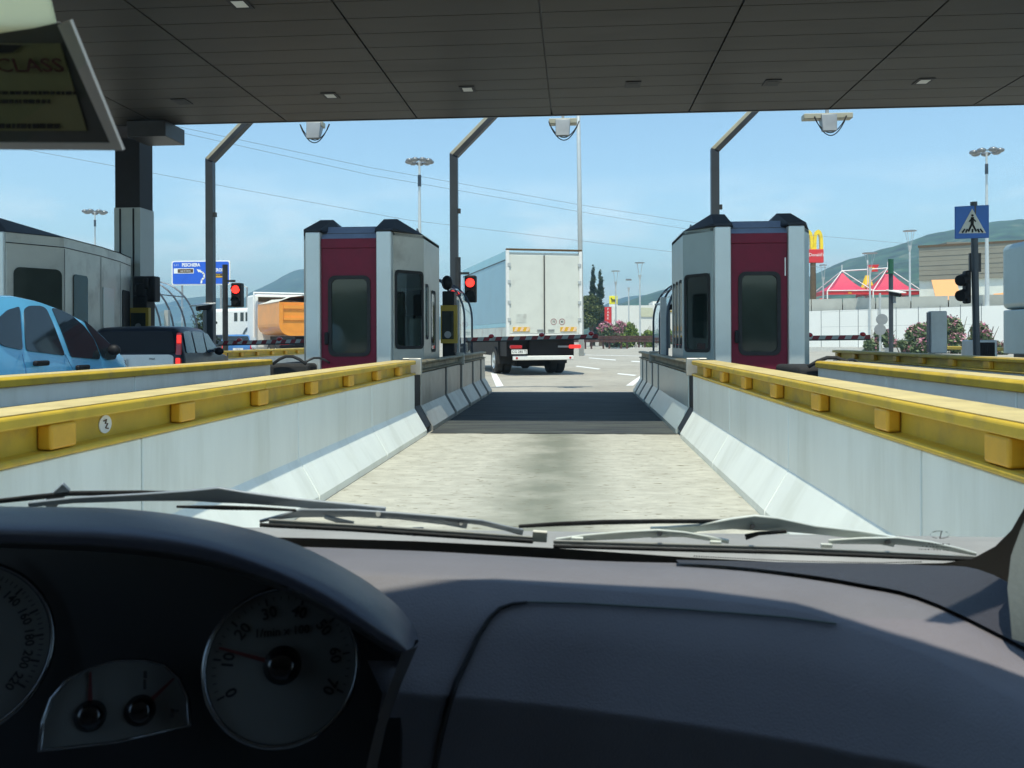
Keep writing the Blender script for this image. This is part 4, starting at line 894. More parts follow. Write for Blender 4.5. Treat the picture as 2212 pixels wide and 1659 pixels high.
MB().slab([(p.x - .5, 125, p.z + .3), (p.x + 1.0, 125, p.z + .35), (p.x + .8, 125, p.z + .7), (p.x + 1.1, 125, p.z + 1.35), (p.x - .5, 125, p.z + 1.3)], (0, .04, 0)).build('cloth', 'flagred', t)
text('m', 1.0, (p.x + .1, 124.99, p.z + .82), (1, 0, 0), (0, 0, 1), .0, .02, 'emblem', 'arch', t)
p = at(1874, 610, 127)
t = thing('play_tower', 'yellow cone roof of a play tower between the red pavilions', 'play tower', (p.x, 127, 5.2))
MB().tube([(p.x, 127, p.z - .9), (p.x, 127, p.z + 1.0)], [1.0, .3], 8).build('roof', 'arch', t)
MB().tube([(p.x, 127, 5.2), (p.x, 127, p.z - .9)], .5, 8).build('tower', 'white', t)
for px, nm in ((1801, 'car parked on the terrace below the yellow arches sign'),):
    p = at(px, 642, 123); tt, T = car(nm, (p.x, 123, 5.2), radians(80), st2, 1.7, 'flagred')

# arches sign
p = at(1757, 560, 116)
t = thing('pole_sign', 'yellow double arch sign on red base, on a brown pole', 'sign', (p.x, 116, 5))
zb, zt_ = at(1757, 541, 116).z, at(1757, 497, 116).z; cx = at(1756, 520, 116).x; hw = at(1777, 520, 116).x - cx
H_ = zt_ - zb
for s in (-1, 1):
    ac = []
    for k in range(15):
        u = k / 14; ac.append((cx + s * hw * (.98 - u * .98), zb + .05 + (H_ - .05) * sin(pi * u) ** .62 if u < .5 else zb + .05 + (H_ - .05) * (1 - (1 - sin(pi * u) ** .62) * .85)))
    v = MB(); wdt = .2
    outer = [(cx + s * hw * (.5 + .5 * cos(pi * k / 14)), zb + H_ * sin(pi * k / 14) ** .5) for k in range(15)]
    inner = [(cx + s * hw * (.5 + .19 * cos(pi * k / 14)), zb + H_ * .80 * sin(pi * k / 14) ** .5) for k in range(15)]
    n = 15
    v.add([(x, 115.7, z) for x, z in outer] + [(x, 115.7, z) for x, z in inner] + [(x, 116.3, z) for x, z in outer] + [(x, 116.3, z) for x, z in inner],
          [(k, k + 1, n + k + 1, n + k) for k in range(n - 1)] + [(2 * n + k, 2 * n + k + 1, 3 * n + k + 1, 3 * n + k) for k in range(n - 1)] + [(k, k + 1, 2 * n + k + 1, 2 * n + k) for k in range(n - 1)] + [(n + k, n + k + 1, 3 * n + k + 1, 3 * n + k) for k in range(n - 1)] + [(0, n, 3 * n, 2 * n), (n - 1, 2 * n - 1, 4 * n - 1, 3 * n - 1)])
    v.build('arch', 'arch', t)
z0 = at(1757, 568, 116).z
MB().box(cx - hw * 1.02, cx + hw * 1.02, 115.6, 116.4, z0, zb + .12).build('red_base', 'flagred', t, bevel=.05)
text("McDonald's", .62, (cx, 115.59, lerp(z0, zb, .62)), (1, 0, 0), (0, 0, 1), .0, .02, 'lettering', 'white', t, sx=.9)
MB().tube([(cx, 116, 4.9), (cx, 116, z0)], [.42, .36], 12).build('pole', 'rust', t)

# beige building
M['beige'] = mat('beige_ribbed_cladding', (.25, .23, .18), .55, .2, var=.08, scale=.6)
M['awning'] = mat('orange_awning', (.80, .36, .12), .6, var=.05)
p0, p1 = at(1985, 605, 112), at(2330, 605, 104)
t = thing('commercial_building', 'beige building of broad horizontal bands with orange awnings', 'building', (p0.x, 112, 5.2))
zb, zt_ = at(1985, 606, 112).z, at(1985, 535, 112).z
nb = 7
for k in range(nb):
    za, zc = lerp(zb, zt_, k / nb), lerp(zb, zt_, (k + 1) / nb)
    o = MB().slab([(p0.x, p0.y - .05 * (k % 2), za + .03), (p1.x, p1.y - .05 * (k % 2), za + .03), (p1.x, p1.y - .05 * (k % 2), zc), (p0.x, p0.y - .05 * (k % 2), zc)], (6.5, 12, 0)).build('band', 'beige', t)
MB().slab([(p0.x + .2, p0.y + .4, 5.0), (p1.x, p1.y + .4, 5.0), (p1.x, p1.y + .4, zt_ - .2), (p0.x + .2, p0.y + .4, zt_ - .2)], (5.6, 10, 0)).build('wall', 'doorwhite', t)
MB().slab([(p0.x - .15, p0.y - .1, zt_), (p1.x, p1.y - .1, zt_), (p1.x, p1.y - .1, zt_ + .25), (p0.x - .15, p0.y - .1, zt_ + .25)], (6.5, 12, 0)).build('roof_edge', 'rust', t)
q0, q1 = at(2045, 523, 114), at(2100, 523, 114); MB().box(q0.x, q1.x, 114, 118, zt_ + .2, q0.z).build('rooftop_unit', 'beige', t)
for x0, x1 in ((2012, 2065), (2137, 2176)):
    q0, q1 = at(x0, 607, 109.5), at(x1, 607, 108.5); MB().slab([(q0.x, q0.y, zb - .1), (q1.x, q1.y, zb - .1), (q1.x, q1.y - 1.5, 5.6), (q0.x, q0.y - 1.5, 5.6)], (0, .08, 0)).build('awning', 'awning', t)
for x0, x1 in ((2105, 2132),): 
    q0, q1 = at(x0, 618, 110), at(x1, 618, 109.3); MB().slab([(q0.x, q0.y, 5.3), (q1.x, q1.y, 5.3), (q1.x, q1.y, zb - .4), (q0.x, q0.y, zb - .4)], (0, .1, 0)).build('shop_window', 'glassdark', t)

# white industrial hall, petrol sign and red upright sign behind the truck
M['hall'] = mat('white_hall_sheet', (.70, .69, .63), .6, var=.04)
M['roofcream'] = mat('cream_roof_sheet', (.55, .54, .38), .6, var=.08)
q0, q1 = at(1322, 660, 175), at(1520, 660, 178)
t = thing('industrial_hall', 'low white industrial hall behind the oleander hedge', 'building', (q0.x, 175, 0))
MB().box(q0.x, q1.x, 175, 200, 0, q0.z).build('wall', 'hall', t)
a_, b_ = at(1386, 665, 174), at(1408, 684, 174); MB().slab([(a_.x, 174.8, b_.z), (b_.x + .6, 174.8, b_.z), (b_.x + .2, 174.8, a_.z), (a_.x - .4, 174.8, a_.z + .1)], (0, .1, 0)).build('skylight_panel', 'roofcream', t)
a_, b_ = at(1410, 651, 180), at(1428, 660, 180); MB().box(a_.x, b_.x, 180, 190, q0.z, a_.z).build('roof_unit', 'hall', t)
a_, b_ = at(1428, 672, 174), at(1470, 674, 174); MB().box(a_.x, b_.x, 174.85, 174.99, b_.z, a_.z + .15).build('ledge', 'ochre', t)
p = at(1325, 648, 150); w = .72
t = thing('petrol_sign', 'square yellow petrol sign with a dark animal over a white plate', 'sign', (p.x, 150, 0))
M['signyellow'] = mat('sign_yellow', (.80, .72, .02), .4, var=.04)
MB().box(p.x - w, p.x + w, 150, 150.3, p.z - w, p.z + w).build('sign_panel', 'signyellow', t, bevel=.06)
MB().box(p.x - w, p.x + w, 150, 150.3, p.z - w - .42, p.z - w - .03).build('lower_plate', 'white', t)
dg = MB()
for pts in ([(-.38, .1), (.3, .02), (.36, .2), (-.3, .26)], [(-.36, .2), (-.2, .25), (-.3, .5), (-.48, .42)], [(.28, .1), (.42, .12), (.5, .34), (.42, .36)]) : dg.slab([(p.x + x, 149.97, p.z + z - .12) for x, z in pts], (0, .02, 0))
for k in range(6): dg.slab([(p.x - .33 + k * .115, 149.97, p.z - .42), (p.x - .27 + k * .115, 149.97, p.z - .42), (p.x - .26 + k * .11, 149.97, p.z), (p.x - .34 + k * .11, 149.97, p.z)], (0, .02, 0))
dg.build('emblem', 'black', t)
MB().tube([(p.x - .5, 150.15, 0), (p.x - .5, 150.15, p.z - 1.1)], .06, 6).tube([(p.x + .5, 150.15, 0), (p.x + .5, 150.15, p.z - 1.1)], .06, 6).build('post', 'white', t)
a_, b_ = at(1306, 663, 128), at(1321, 692, 128)
t = thing('upright_sign', 'tall narrow red sign with white upright letters by the cypresses', 'sign', (a_.x, 128, 0))
MB().box(a_.x, b_.x, 128, 128.3, .6, a_.z).build('panel', 'flagred', t)
MB().box(a_.x + .05, a_.x + .15, 128.05, 128.25, 0, .6).build('leg', 'grey', t)
for k, chh in enumerate('PARK'): text(chh, .52, ((a_.x + b_.x) / 2, 127.99, a_.z - .35 - k * .46), (1, 0, 0), (0, 0, 1), 0, .01, 'lettering', 'white', t)
for lab, px, py, Y in (('small red and white panel fixed to the fence before the oleanders', 1986, 730, 76),):
    p = at(px, py, Y); t = thing('notice_board', lab, 'sign', p)
    MB().box(p.x - .33, p.x + .33, Y, Y + .05, p.z - .28, p.z + .32).build('red_panel', 'tent', t); MB().box(p.x - .04, p.x + .04, Y - .02, Y - .001, p.z - .15, p.z + .2).build('white_mark', 'white', t); MB().box(p.x - .33, p.x + .33, Y, Y + .05, p.z - .46, p.z - .285).build('white_panel', 'white', t)
    MB().tube([(p.x + .5, Y, 0), (p.x + .5, Y, p.z + .35)], .05, 6).build('post', 'rust', t)

# direction sign
a_, b_ = at(372, 565, 70), at(496, 614, 70.0)
t = thing('direction_sign', 'large blue direction sign with white lettering behind the gantry post', 'road sign', (a_.x, 70, 0))
M['roadblue'] = mat('road_sign_blue', (.012, .10, .58), .35, var=.04)
zc, zd = b_.z, a_.z; xL, xR = a_.x, b_.x; wS, hS = xR - xL, zd - zc
MB().slab([(x, 70, z) for x, z in rrect(xL - .06, xR + .06, zc - .06, zd + .06, .18)], (0, .06, 0)).build('border', 'white', t)
MB().slab([(x, 69.97, z) for x, z in rrect(xL + .05, xR - .05, zc + .05, zd - .05, .14)], (0, .028, 0)).build('sign_plate', 'roadblue', t)
def sg(u, v): return (xL + wS * u, 69.97, zc + hS * v)
text('PESCHIERA', .40, sg(.33, .84), (1, 0, 0), (0, 0, 1), .004, .004, 'lettering', 'white', t, sx=.8, bold=.035)
text('S.11', .26, sg(.075, .84), (1, 0, 0), (0, 0, 1), .004, .004, 'lettering', 'offwhite', t)
text('VERONA', .38, sg(.83, .61), (1, 0, 0), (0, 0, 1), .004, .004, 'lettering', 'white', t, sx=.82, bold=.035)
pl_ = MB().slab([sg(.03, .48), sg(.38, .48), sg(.38, .7), sg(.03, .7)], (0, -.012, 0)).build('name_panel', 'white', t)
M['brownsign'] = mat('sign_brown', (.09, .045, .015), .5, var=.08)
MB().slab([(p[0], 69.955, p[2]) for p in (sg(.10, .51), sg(.37, .51), sg(.37, .67), sg(.10, .67))], (0, -.006, 0)).build('brown_panel', 'brownsign', pl_)
q = sg(.235, .59); text('Lago di Garda', .19, (q[0], 69.945, q[2]), (1, 0, 0), (0, 0, 1), .002, .002, 'lettering', 'white', pl_, sx=.85)
MB().slab([sg(.68, .28), sg(.97, .28), sg(.97, .47), sg(.68, .47)], (0, -.012, 0)).build('brown_panel', 'brownsign', t)
q = sg(.8, .41); text('Garda', .16, (q[0], 69.95, q[2]), (1, 0, 0), (0, 0, 1), .002, .002, 'lettering', 'arch', t); MB().slab([(p[0], 69.95, p[2]) for p in (sg(.7, .3), sg(.94, .3), sg(.94, .345), sg(.7, .345))], (0, -.004, 0)).build('yellow_line', 'ochre_bright', t)
ar = MB()
def ribbon(pts, w):
    for (u0, v0), (u1, v1) in zip(pts, pts[1:]):
        p, q = Vector(sg(u0, v0)), Vector(sg(u1, v1)); e = (q - p).normalized(); n = Vector((e.z, 0, -e.x)) * w; ar.slab([p - n - e * w * .4, q - n + e * w * .4, q + n + e * w * .4, p + n - e * w * .4], (0, -.012, 0))
ribbon([(.51, .06), (.52, .2), (.56, .3), (.56, .44), (.53, .52), (.48, .58)], .07)
ar.slab([sg(.43, .66), sg(.51, .62), sg(.465, .52)], (0, -.014, 0)); ar.build('arrow_marking', 'white', t)
for x in (xL + .8, xR - .8): MB().tube([(x, 70.12, 0), (x, 70.12, zd)], .09, 8).build('post', 'grey', t)
a_ = at(512, 612, 80); b_ = at(534, 700, 80)
t = thing('portal_frame', 'thin grey portal frame to the right of the blue direction sign', 'frame', (a_.x, 80, 0))
MB().tube([(a_.x, 80, 0), (a_.x, 80, a_.z), (b_.x, 80, a_.z - .4), (b_.x, 80, 0)], .09, 8).build('tube', 'grey', t)

# ================================================================== lamps and wires
def highmast(label, px, py, Y, r=1.0, n=9, ztop=None):
    p = at(px, py, Y); t = thing('mast_lamp', label, 'mast lamp', (p.x, Y, 0))
    MB().tube([(p.x, Y, 0), (p.x, Y, p.z * .5), (p.x, Y, p.z)], [.26, .17, .09], 10).build('mast', 'mastgrey', t)
    MB().tube([(p.x + r * .8 * cos(2 * pi * k / 16), Y + r * .8 * sin(2 * pi * k / 16), p.z) for k in range(17)], .05, 6).build('ring', 'dark', t)
    MB().tube([(p.x, Y, p.z - 2.2), (p.x, Y, p.z - 1.2)], .16, 8).build('winch_collar', 'postgrey', t)
    for k in range(n):
        a = 2 * pi * k / n + .3; c = Vector((p.x + r * cos(a), Y + r * sin(a), p.z))
        MB().ball(c, .38 * r, 6, (1, 1, .55)).build('floodlight', 'lamphead', t, smooth=True)
    return t
M['mastgrey'] = mat('pale_galvanised', (.52, .55, .55), .4, .3, var=.08)
M['lamphead'] = mat('lamp_head', (.22, .23, .24), .3, .5, var=.2)
highmast('tall lamp mast with a ring of floodlights above the attendant booth', 906, 349, 75, .95)
highmast('tall lamp mast behind the long grey booth', 205, 458, 125, 1.35, 7)
highmast('tall lamp mast above the pedestrian sign', 2131, 328, 88, 1.15, 7)
p = at(1256, 735, 58); tag(MB().tube([(p.x, 58, 0), (p.x - .1, 58, 12), (p.x - .25, 58, 24)], [.18, .15, .1], 12).build('mast', 'mastgrey', smooth=True), 'tall plain pale mast rising behind the white truck', 'mast')
def streetlamp(label, px, py, Y, w=1.2, base=0, disc=True):
    p = at(px, py, Y); t = thing('street_lamp', label, 'street lamp', (p.x, Y, base)); zt_ = p.z
    MB().tube([(p.x, Y, base), (p.x, Y, zt_ - 2.4), (p.x, Y, zt_ - 1.7)], [.13, .1, .24], 8).build('pole', 'mastgrey', t)
    if disc:
        MB().tube([(p.x, Y, zt_ - .08), (p.x, Y, zt_)], w, 14).build('reflector_disc', 'lamphead', t)
        for k in range(4): a = pi / 4 + k * pi / 2; MB().tube([(p.x + .16 * cos(a), Y + .16 * sin(a), zt_ - 1.7), (p.x + w * .75 * cos(a), Y + w * .75 * sin(a), zt_ - .08)], .025, 5).build('strut', 'mastgrey', t)
    else:
        MB().box(p.x - .5, p.x + .5, Y - .2, Y + .2, zt_ - .5, zt_ - .2).build('lamp_head', 'lamphead', t)
    return t
streetlamp('disc street lamp above the yellow petrol sign', 1330, 585, 135, .68)
streetlamp('small street lamp between the two disc lamps', 1358, 600, 150, 1, disc=False)
streetlamp('tallest disc street lamp, in front of the white hall', 1382, 567, 118, .68)
streetlamp('disc street lamp in front of the hill by the beige building', 1965, 498, 100, .72, 4.6)
streetlamp('disc street lamp in front of the left red pavilion', 1879, 546, 96, .8, 0)
streetlamp('thin street lamp at the foot of the yellow arches sign', 1778, 572, 119, .5, 5)
def wire(label, pts, sag=.004):
    P3 = [at(*q) for q in pts]; out = []
    for a, b_ in zip(P3, P3[1:]):
        for k in range(8): out.append(a.lerp(b_, k / 8))
    out.append(P3[-1]); tag(MB().tube(out, .018, 5).build('power_cable', 'wiregrey'), label, 'cable')
M['wiregrey'] = mat('cable_grey', (.16, .19, .22), .6, var=.1)
wire('highest power cable crossing the sky above the attendant booth', [(330, 262, 62), (800, 362, 74), (1250, 442, 88), (1560, 490, 100)])
wire('middle power cable crossing the sky close below the highest one', [(300, 266, 62), (800, 378, 74), (1250, 457, 88), (1560, 507, 100)])
wire('lowest power cable crossing behind the white truck', [(-100, 294, 60), (330, 374, 66), (880, 475, 80), (1460, 545, 98), (1800, 580, 110)])
wire('faint cable behind the yellow arches sign', [(1600, 495, 110), (1900, 521, 120), (2330, 560, 135)])

# ================================================================== plants
def leaves(name, ma, parent, clumps, n, size, flat=.5, seed=1):
    rnd = random.Random(seed); vs = []; fs = []
    wts = [c[3] * c[4] * c[5] for c in clumps]; tot = sum(wts)
    for c, w in zip(clumps, wts):
        for _ in range(max(6, int(n * w / tot))):
            while 1:
                q = Vector((rnd.uniform(-1, 1), rnd.uniform(-1, 1), rnd.uniform(-1, 1)))
                if .3 < q.length < 1: break
            q *= .75 + .3 * rnd.random()
            p = Vector((c[0] + q.x * c[3], c[1] + q.y * c[4], c[2] + q.z * c[5]))
            if p.z < .05: continue
            d = Vector((rnd.gauss(0, 1), rnd.gauss(0, 1), rnd.gauss(0, 1) + flat)).normalized(); x = d.cross(Vector((rnd.random(), rnd.random(), .3))).normalized(); y = x.cross(d)
            s_ = size * rnd.uniform(.6, 1.4); b = len(vs)
            vs += [p + x * s_, p + y * s_ * .45, p - x * s_, p - y * s_ * .45]; fs.append((b, b + 1, b + 2, b + 3))
    mb = MB(); mb.add(vs, fs); return mb.build(name, ma, parent, weld=False)
M['oleander'] = leafmat('oleander_leaf', (.045, .085, .025), (.22, .27, .13))
M['blossom'] = leafmat('pink_blossom', (.36, .08, .15), (.58, .30, .34))
M['cypress'] = leafmat('cypress_leaf', (.012, .03, .014), (.04, .07, .028))
M['brightleaf'] = leafmat('bright_leaf', (.07, .13, .012), (.19, .24, .035))
M['bark'] = mat('bark', (.10, .075, .05), .9, var=.3, scale=4)
def oleander(label, px0, px1, pyt, Y, seed, base=0., pink=.28, n=4200, leafm='oleander', cat='shrub', name='oleander_bush', size=.16):
    a, b_ = at(px0, pyt, Y), at(px1, pyt, Y); h = max(a.z, b_.z) - base; w = b_.x - a.x; rnd = random.Random(seed)
    t = thing(name, label, cat, ((a.x + b_.x) / 2, Y, base))
    cl = []
    k = max(4, int(w / (h * .28)))
    for i in range(k * 3):
        u = rnd.random(); hh = h * (.55 + .45 * sin(pi * min(1, max(0, u)))) * rnd.uniform(.75, 1.0); r = h * rnd.uniform(.14, .24)
        cl.append((a.x + w * u, Y + rnd.uniform(-.5, .5) * min(w, h) * .6, base + rnd.uniform(.25, 1) * hh - r * .6, r, r, r * 1.1))
    cr = leaves('crown', leafm, t, cl, n, size, seed=seed)
    if pink: leaves('blossoms', 'blossom', t, [(c[0], c[1] - .1, c[2] + c[5] * .3, c[3] * 1.05, c[4] * 1.05, c[5]) for c in cl if rnd.random() < .75], int(n * pink), size * .8, seed=seed + 9)
    st_ = MB()
    for i in range(6):
        x = a.x + w * (.15 + .7 * i / 5); st_.tube([(x, Y, base), (x + rnd.uniform(-.3, .3), Y, base + h * .45), (x + rnd.uniform(-.5, .5), Y - .1, base + h * .8)], [.04, .03, .012], 5)
    st_.build('stem', 'bark', t)
    return t
oleander('large pink flowering oleander around the grey slab post', 1975, 2112, 664, 62, 3, n=15000, size=.15, pink=.06)
oleander('loose pink oleander at the side of the blue grey kiosk', 2098, 2172, 690, 58, 4, n=6000, size=.14, pink=.13)
oleander('small oleander behind the tip of the next lane boom', 1868, 1932, 700, 70, 5, n=4500, pink=.12)
oleander('low oleander between the beacon post and the red panel', 1934, 1990, 722, 66, 6, n=4500, pink=.3)
oleander('pink flowering oleander hedge behind the brown guard rail', 1300, 1364, 676, 104, 8, pink=.28, n=9000, size=.22)
oleander('bright green bush at the end of the oleander hedge', 1350, 1380, 690, 103, 11, pink=0, n=3000, leafm='brightleaf', name='bush', size=.22)
oleander('bright green bush half hidden by the curved screen', 1393, 1424, 692, 106, 12, pink=0, n=2400, leafm='brightleaf', name='bush', size=.22)
oleander('long clipped hedge in front of the white hall', 1372, 1460, 703, 160, 13, pink=0, n=3500, leafm='brightleaf', name='hedge', cat='hedge', size=.3)
oleander('dark green shrub between the gantry post and the red signal', 425, 452, 655, 38, 15, pink=0, n=1800, leafm='cypress', name='bush', size=.1)
def cypress(label, px, pyt, Y, wpx, seed):
    p = at(px, pyt, Y); t = thing('cypress_tree', label, 'tree', (p.x, Y, 0)); H_ = p.z; wr = wpx / F * Y / 2; rnd = random.Random(seed); cl = []
    for k in range(46):
        u = k / 45; r = wr * (min(1, .55 + u * 2.2)) * (1 - u) ** .62 * rnd.uniform(.75, 1.15) + .1
        a = rnd.uniform(0, 2 * pi); cl.append((p.x + r * .45 * cos(a), Y + r * .45 * sin(a), .8 + (H_ - 1.0) * u, r * .75, r * .75, H_ / 26))
    leaves('crown', 'cypress', t, cl, 5200, .24, flat=0, seed=seed)
    MB().tube([(p.x, Y, 0), (p.x, Y, H_ * .5), (p.x, Y, H_ * .95)], [.3, .18, .03], 8).build('trunk', 'bark', t)
cypress('slender pointed cypress, the taller one, right behind the white truck', 1281, 574, 132, 24, 21)
cypress('broader cypress with ragged top beside the taller one', 1297, 584, 130, 26, 22)
p = at(1277, 650, 124); t = thing('leafy_tree', 'round olive green tree in front of the two cypresses', 'tree', (p.x, 124, 0))
M['oliveleaf'] = leafmat('olive_leaf', (.04, .065, .012), (.12, .14, .03))
leaves('crown', 'oliveleaf', t, [(p.x + random.uniform(-1.2, 1.2), 124 + random.uniform(-1, 1), 3.2 + random.uniform(0, 3.6), .9, .9, .8) for _ in range(14)], 5000, .24, seed=31)
MB().tube([(p.x, 124, 0), (p.x + .1, 124, 2.5), (p.x - .2, 124, 5)], [.25, .18, .06], 8).tube([(p.x + .1, 124, 2.4), (p.x + .9, 124, 4.5)], [.12, .04], 6).tube([(p.x + .1, 124, 2.2), (p.x - 1, 124, 4.2)], [.12, .04], 6).build('trunk', 'bark', t)

# ================================================================== hills
M['forest'] = mat('wooded_hillside', (.03, .07, .03), .95, var=.85, scale=.06, stain=(.17, .17, .11), sscale=.03, samt=(.57, .68), bump=.8, bscale=.25)
from mathutils import noise
def hill(name, prof, D0, D1, seed, rough=10):
    """a ridge whose crest follows the heights PROF (px, py) at the distance D1, rising from D0"""
    rows = []; xs_ = []
    x = prof[0][0]
    while x <= prof[-1][0]: xs_.append(x); x += 12
    for j in range(26):
        u = j / 20; D = lerp(D0, D1, u); row = []
        for x in xs_:
            py = interp(prof, x); p = at(x, py, D1); q = at(x, 731, D)
            h = max(0, p.z) * (sin(min(u, 2 - u) * pi / 2) ** 1.3 if u <= 1 else cos((u - 1) * pi / 2 * 2.5) * 1.0)
            nn = noise.fractal(Vector((q.x * .006 + seed, q.y * .006, 0)), 1, 2, 5) * rough * (.25 + min(u, 1)) * min(1, h / 30) * (.35 if .9 < u < 1.1 else 1)
            row.append((q.x, q.y, max(-1, h * 1.0 + nn)))
        rows.append(row)
    struct(name, MB().grid(rows), 'forest', smooth=True)
hill('hill', [(1440, 690), (1520, 660), (1600, 640), (1700, 622), (1770, 600), (1830, 577), (1900, 553), (1960, 536), (2000, 522), (2060, 508), (2110, 494), (2150, 487), (2200, 483), (2240, 488), (2400, 520), (2600, 590)], 420, 950, 1.3)
hill('hill', [(1180, 720), (1250, 690), (1300, 668), (1345, 655), (1385, 642), (1420, 633), (1450, 626), (1520, 618), (1600, 640), (1700, 700)], 500, 1100, 4.1, 6)
hill('far_hill', [(1250, 700), (1310, 655), (1350, 640), (1400, 636), (1440, 640), (1500, 665), (1560, 700)], 1500, 1900, 6.1, 6)
hill('far_hill', [(480, 690), (540, 640), (575, 622), (610, 603), (640, 590), (657, 587), (700, 592), (760, 610), (850, 650), (950, 690), (1100, 722)], 1100, 1700, 9.7, 8)
hill('far_hill', [(250, 700), (330, 660), (400, 648), (440, 641), (470, 645), (520, 640), (560, 665), (620, 700)], 1400, 1800, 12.2, 6)

# ================================================================== the car we sit in
M['dash'] = mat('grained_grey_dashboard', (.165, .157, .168), .62, var=.07, scale=9, bump=.2, bscale=520, spec=.4)
M['dashshade'] = mat('painted_dash_shade', (.035, .036, .045), .6, var=.08, scale=9, bump=.2, bscale=300)
M['hood'] = mat('smooth_dark_cluster_hood', (.045, .046, .062), .34, var=.06, scale=7, bump=.1, bscale=420, spec=.5)
M['clusterblack'] = mat('black_cluster_face', (.006, .006, .007), .6, var=.2)
M['dial'] = mat('grey_dial', (.15, .155, .145), .5, var=.04)
M['needle'] = mat('red_needle', (.10, .010, .010), .5, var=.05)
M['ink'] = mat('dial_print', (.008, .008, .008), .6, var=.05)
M['wiper'] = mat('grey_wiper_paint', (.30, .33, .36), .42, .25, var=.12, scale=9)
M['chrome2'] = mat('worn_bright_spine', (.55, .55, .52), .3, .5, var=.1, scale=9)
M['wiper2'] = mat('pale_wiper_paint', (.64, .68, .64), .42, .2, var=.1, scale=9)
M['cowlgrey'] = mat('cowl_plastic', (.30, .29, .27), .6, var=.15, scale=9)
M['trim'] = mat('grey_green_pillar_trim', (.10, .118, .108), .7, var=.06, bump=.1, bscale=200)
M['headliner'] = mat('headliner', (.32, .31, .29), .9, var=.06)
M['windscreen'] = sheer('windscreen_glass')
CAB = thing('car_cabin', 'dark grey car cabin we look out of, with dashboard, dials and wipers', 'car', (-.2, .2, .3))
def atr(px, py, Y): return at(px, py, Y)
A = [(480, 1176, 1.07), (876, 1189, 1.06), (1100, 1201, 1.06), (1299, 1212, 1.06), (1504, 1217, 1.06), (1750, 1222, 1.06), (2000, 1227, 1.06), (2150, 1249, 1.0), (2420, 1420, .85)]
B = [(560, 1183, 1.03), (876, 1192, 1.02), (1100, 1204, 1.0), (1299, 1217, .985), (1504, 1226, .97), (1661, 1240, .95), (1842, 1268, .925), (2023, 1316, .885), (2420, 1520, .78)]
C_ = [(700, 1226, .905), (876, 1234, .90), (1050, 1243, .895), (1200, 1254, .89), (1480, 1277, .88), (1722, 1306, .865), (1842, 1343, .85), (2023, 1409, .81), (2420, 1610, .70)]
C2 = [(706, 1240, .888), (876, 1248, .884), (1050, 1257, .879), (1200, 1268, .874), (1480, 1291, .864), (1722, 1321, .85), (1842, 1360, .835), (2023, 1428, .795), (2420, 1640, .685)]
D_ = [(826, 1497, .83), (900, 1502, .83), (1050, 1513, .83), (1200, 1528, .83), (1480, 1566, .815), (1722, 1605, .80), (1842, 1630, .785), (2023, 1665, .75), (2420, 1790, .65)]
E_ = [(770, 1800, .92), (890, 1800, .93), (1050, 1810, .93), (1200, 1820, .93), (1480, 1850, .92), (1722, 1880, .90), (1842, 1900, .88), (2023, 1930, .83), (2420, 2000, .73)]
def dens(row, k=5):                                   # Catmull-Rom along a row of plate points
    P_ = [Vector(at(*q)) for q in row]; out = []
    for i in range(len(P_) - 1):
        p0, p1, p2, p3 = P_[max(0, i - 1)], P_[i], P_[i + 1], P_[min(len(P_) - 1, i + 2)]
        for j in range(k):
            u = j / k; out.append(.5 * ((2 * p1) + (p2 - p0) * u + (2 * p0 - 5 * p1 + 4 * p2 - p3) * u * u + (3 * p1 - p0 - 3 * p2 + p3) * u ** 3))
    return out + [P_[-1]]
rA, rB, rC, rC2, rD, rE = [dens(r) for r in (A, B, C_, C2, D_, E_)]
def between(r, q, u, lift=0.): return [a.lerp(b_, u) + ZV * lift for a, b_ in zip(r, q)]
trough = [a.lerp(b_, .55) - ZV * .012 * min(1, max(0, (a - b_).length - .05) / .06) for a, b_ in zip(rA, rB)]
dash = MB().grid([rA, trough, between(rB, trough, .15), rB, between(rB, rC, .25, .0035), between(rB, rC, .5, .005), between(rB, rC, .8, .004), rC, rC2, between(rC2, rD, .5), between(rC2, rD, .97), rD, between(rD, rE, .04), rE]).build('dashboard', 'dash', CAB, smooth=True)
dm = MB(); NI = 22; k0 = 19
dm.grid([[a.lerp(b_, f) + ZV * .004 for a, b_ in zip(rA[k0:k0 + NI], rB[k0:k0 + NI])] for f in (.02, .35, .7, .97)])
dm.build('dash_shade_panel', 'dashshade', CAB, smooth=True)  # dark sheet standing in for the shade on the dash beside the glass
# airbag cover outline: dark gap with a pale upper edge
gap = [(937, 1670), (950, 1600), (967, 1533), (985, 1475), (1009, 1425), (1032, 1375), (1057, 1336), (1080, 1314), (1108, 1304), (1150, 1300), (1260, 1303), (1480, 1316), (1700, 1333), (1842, 1352)]
def on_dash(px, py, off):
    rows_ = [rC2, rD, rE]; d = ray(px, py); best = None
    for r, q in zip(rows_, rows_[1:]):
        for i in range(len(r) - 1):
            for tri_ in ((r[i], r[i + 1], q[i + 1]), (r[i], q[i + 1], q[i])):
                from mathutils.geometry import intersect_ray_tri
                h = intersect_ray_tri(tri_[0], tri_[1], tri_[2], d, EYE, True)
                if h is not None and (best is None or (h - EYE).length < (best - EYE).length): best = h
    return None if best is None else best - d.normalized() * off
gap = [(lerp(a[0], b_[0], k / 4), lerp(a[1], b_[1], k / 4)) for a, b_ in zip(gap, gap[1:]) for k in range(4)] + [gap[-1]]
gp = [p for p in (on_dash(*q, .0022) for q in gap) if p is not None]
cov = MB().tube(gp[:36], [.0036 - .002 * (k / 35) ** 2 for k in range(36)], 6).build('airbag_seam', 'clusterblack', CAB, smooth=True)
MB().tube(gp[35:], .0012, 6).build('airbag_edge', 'trim', CAB, smooth=True)
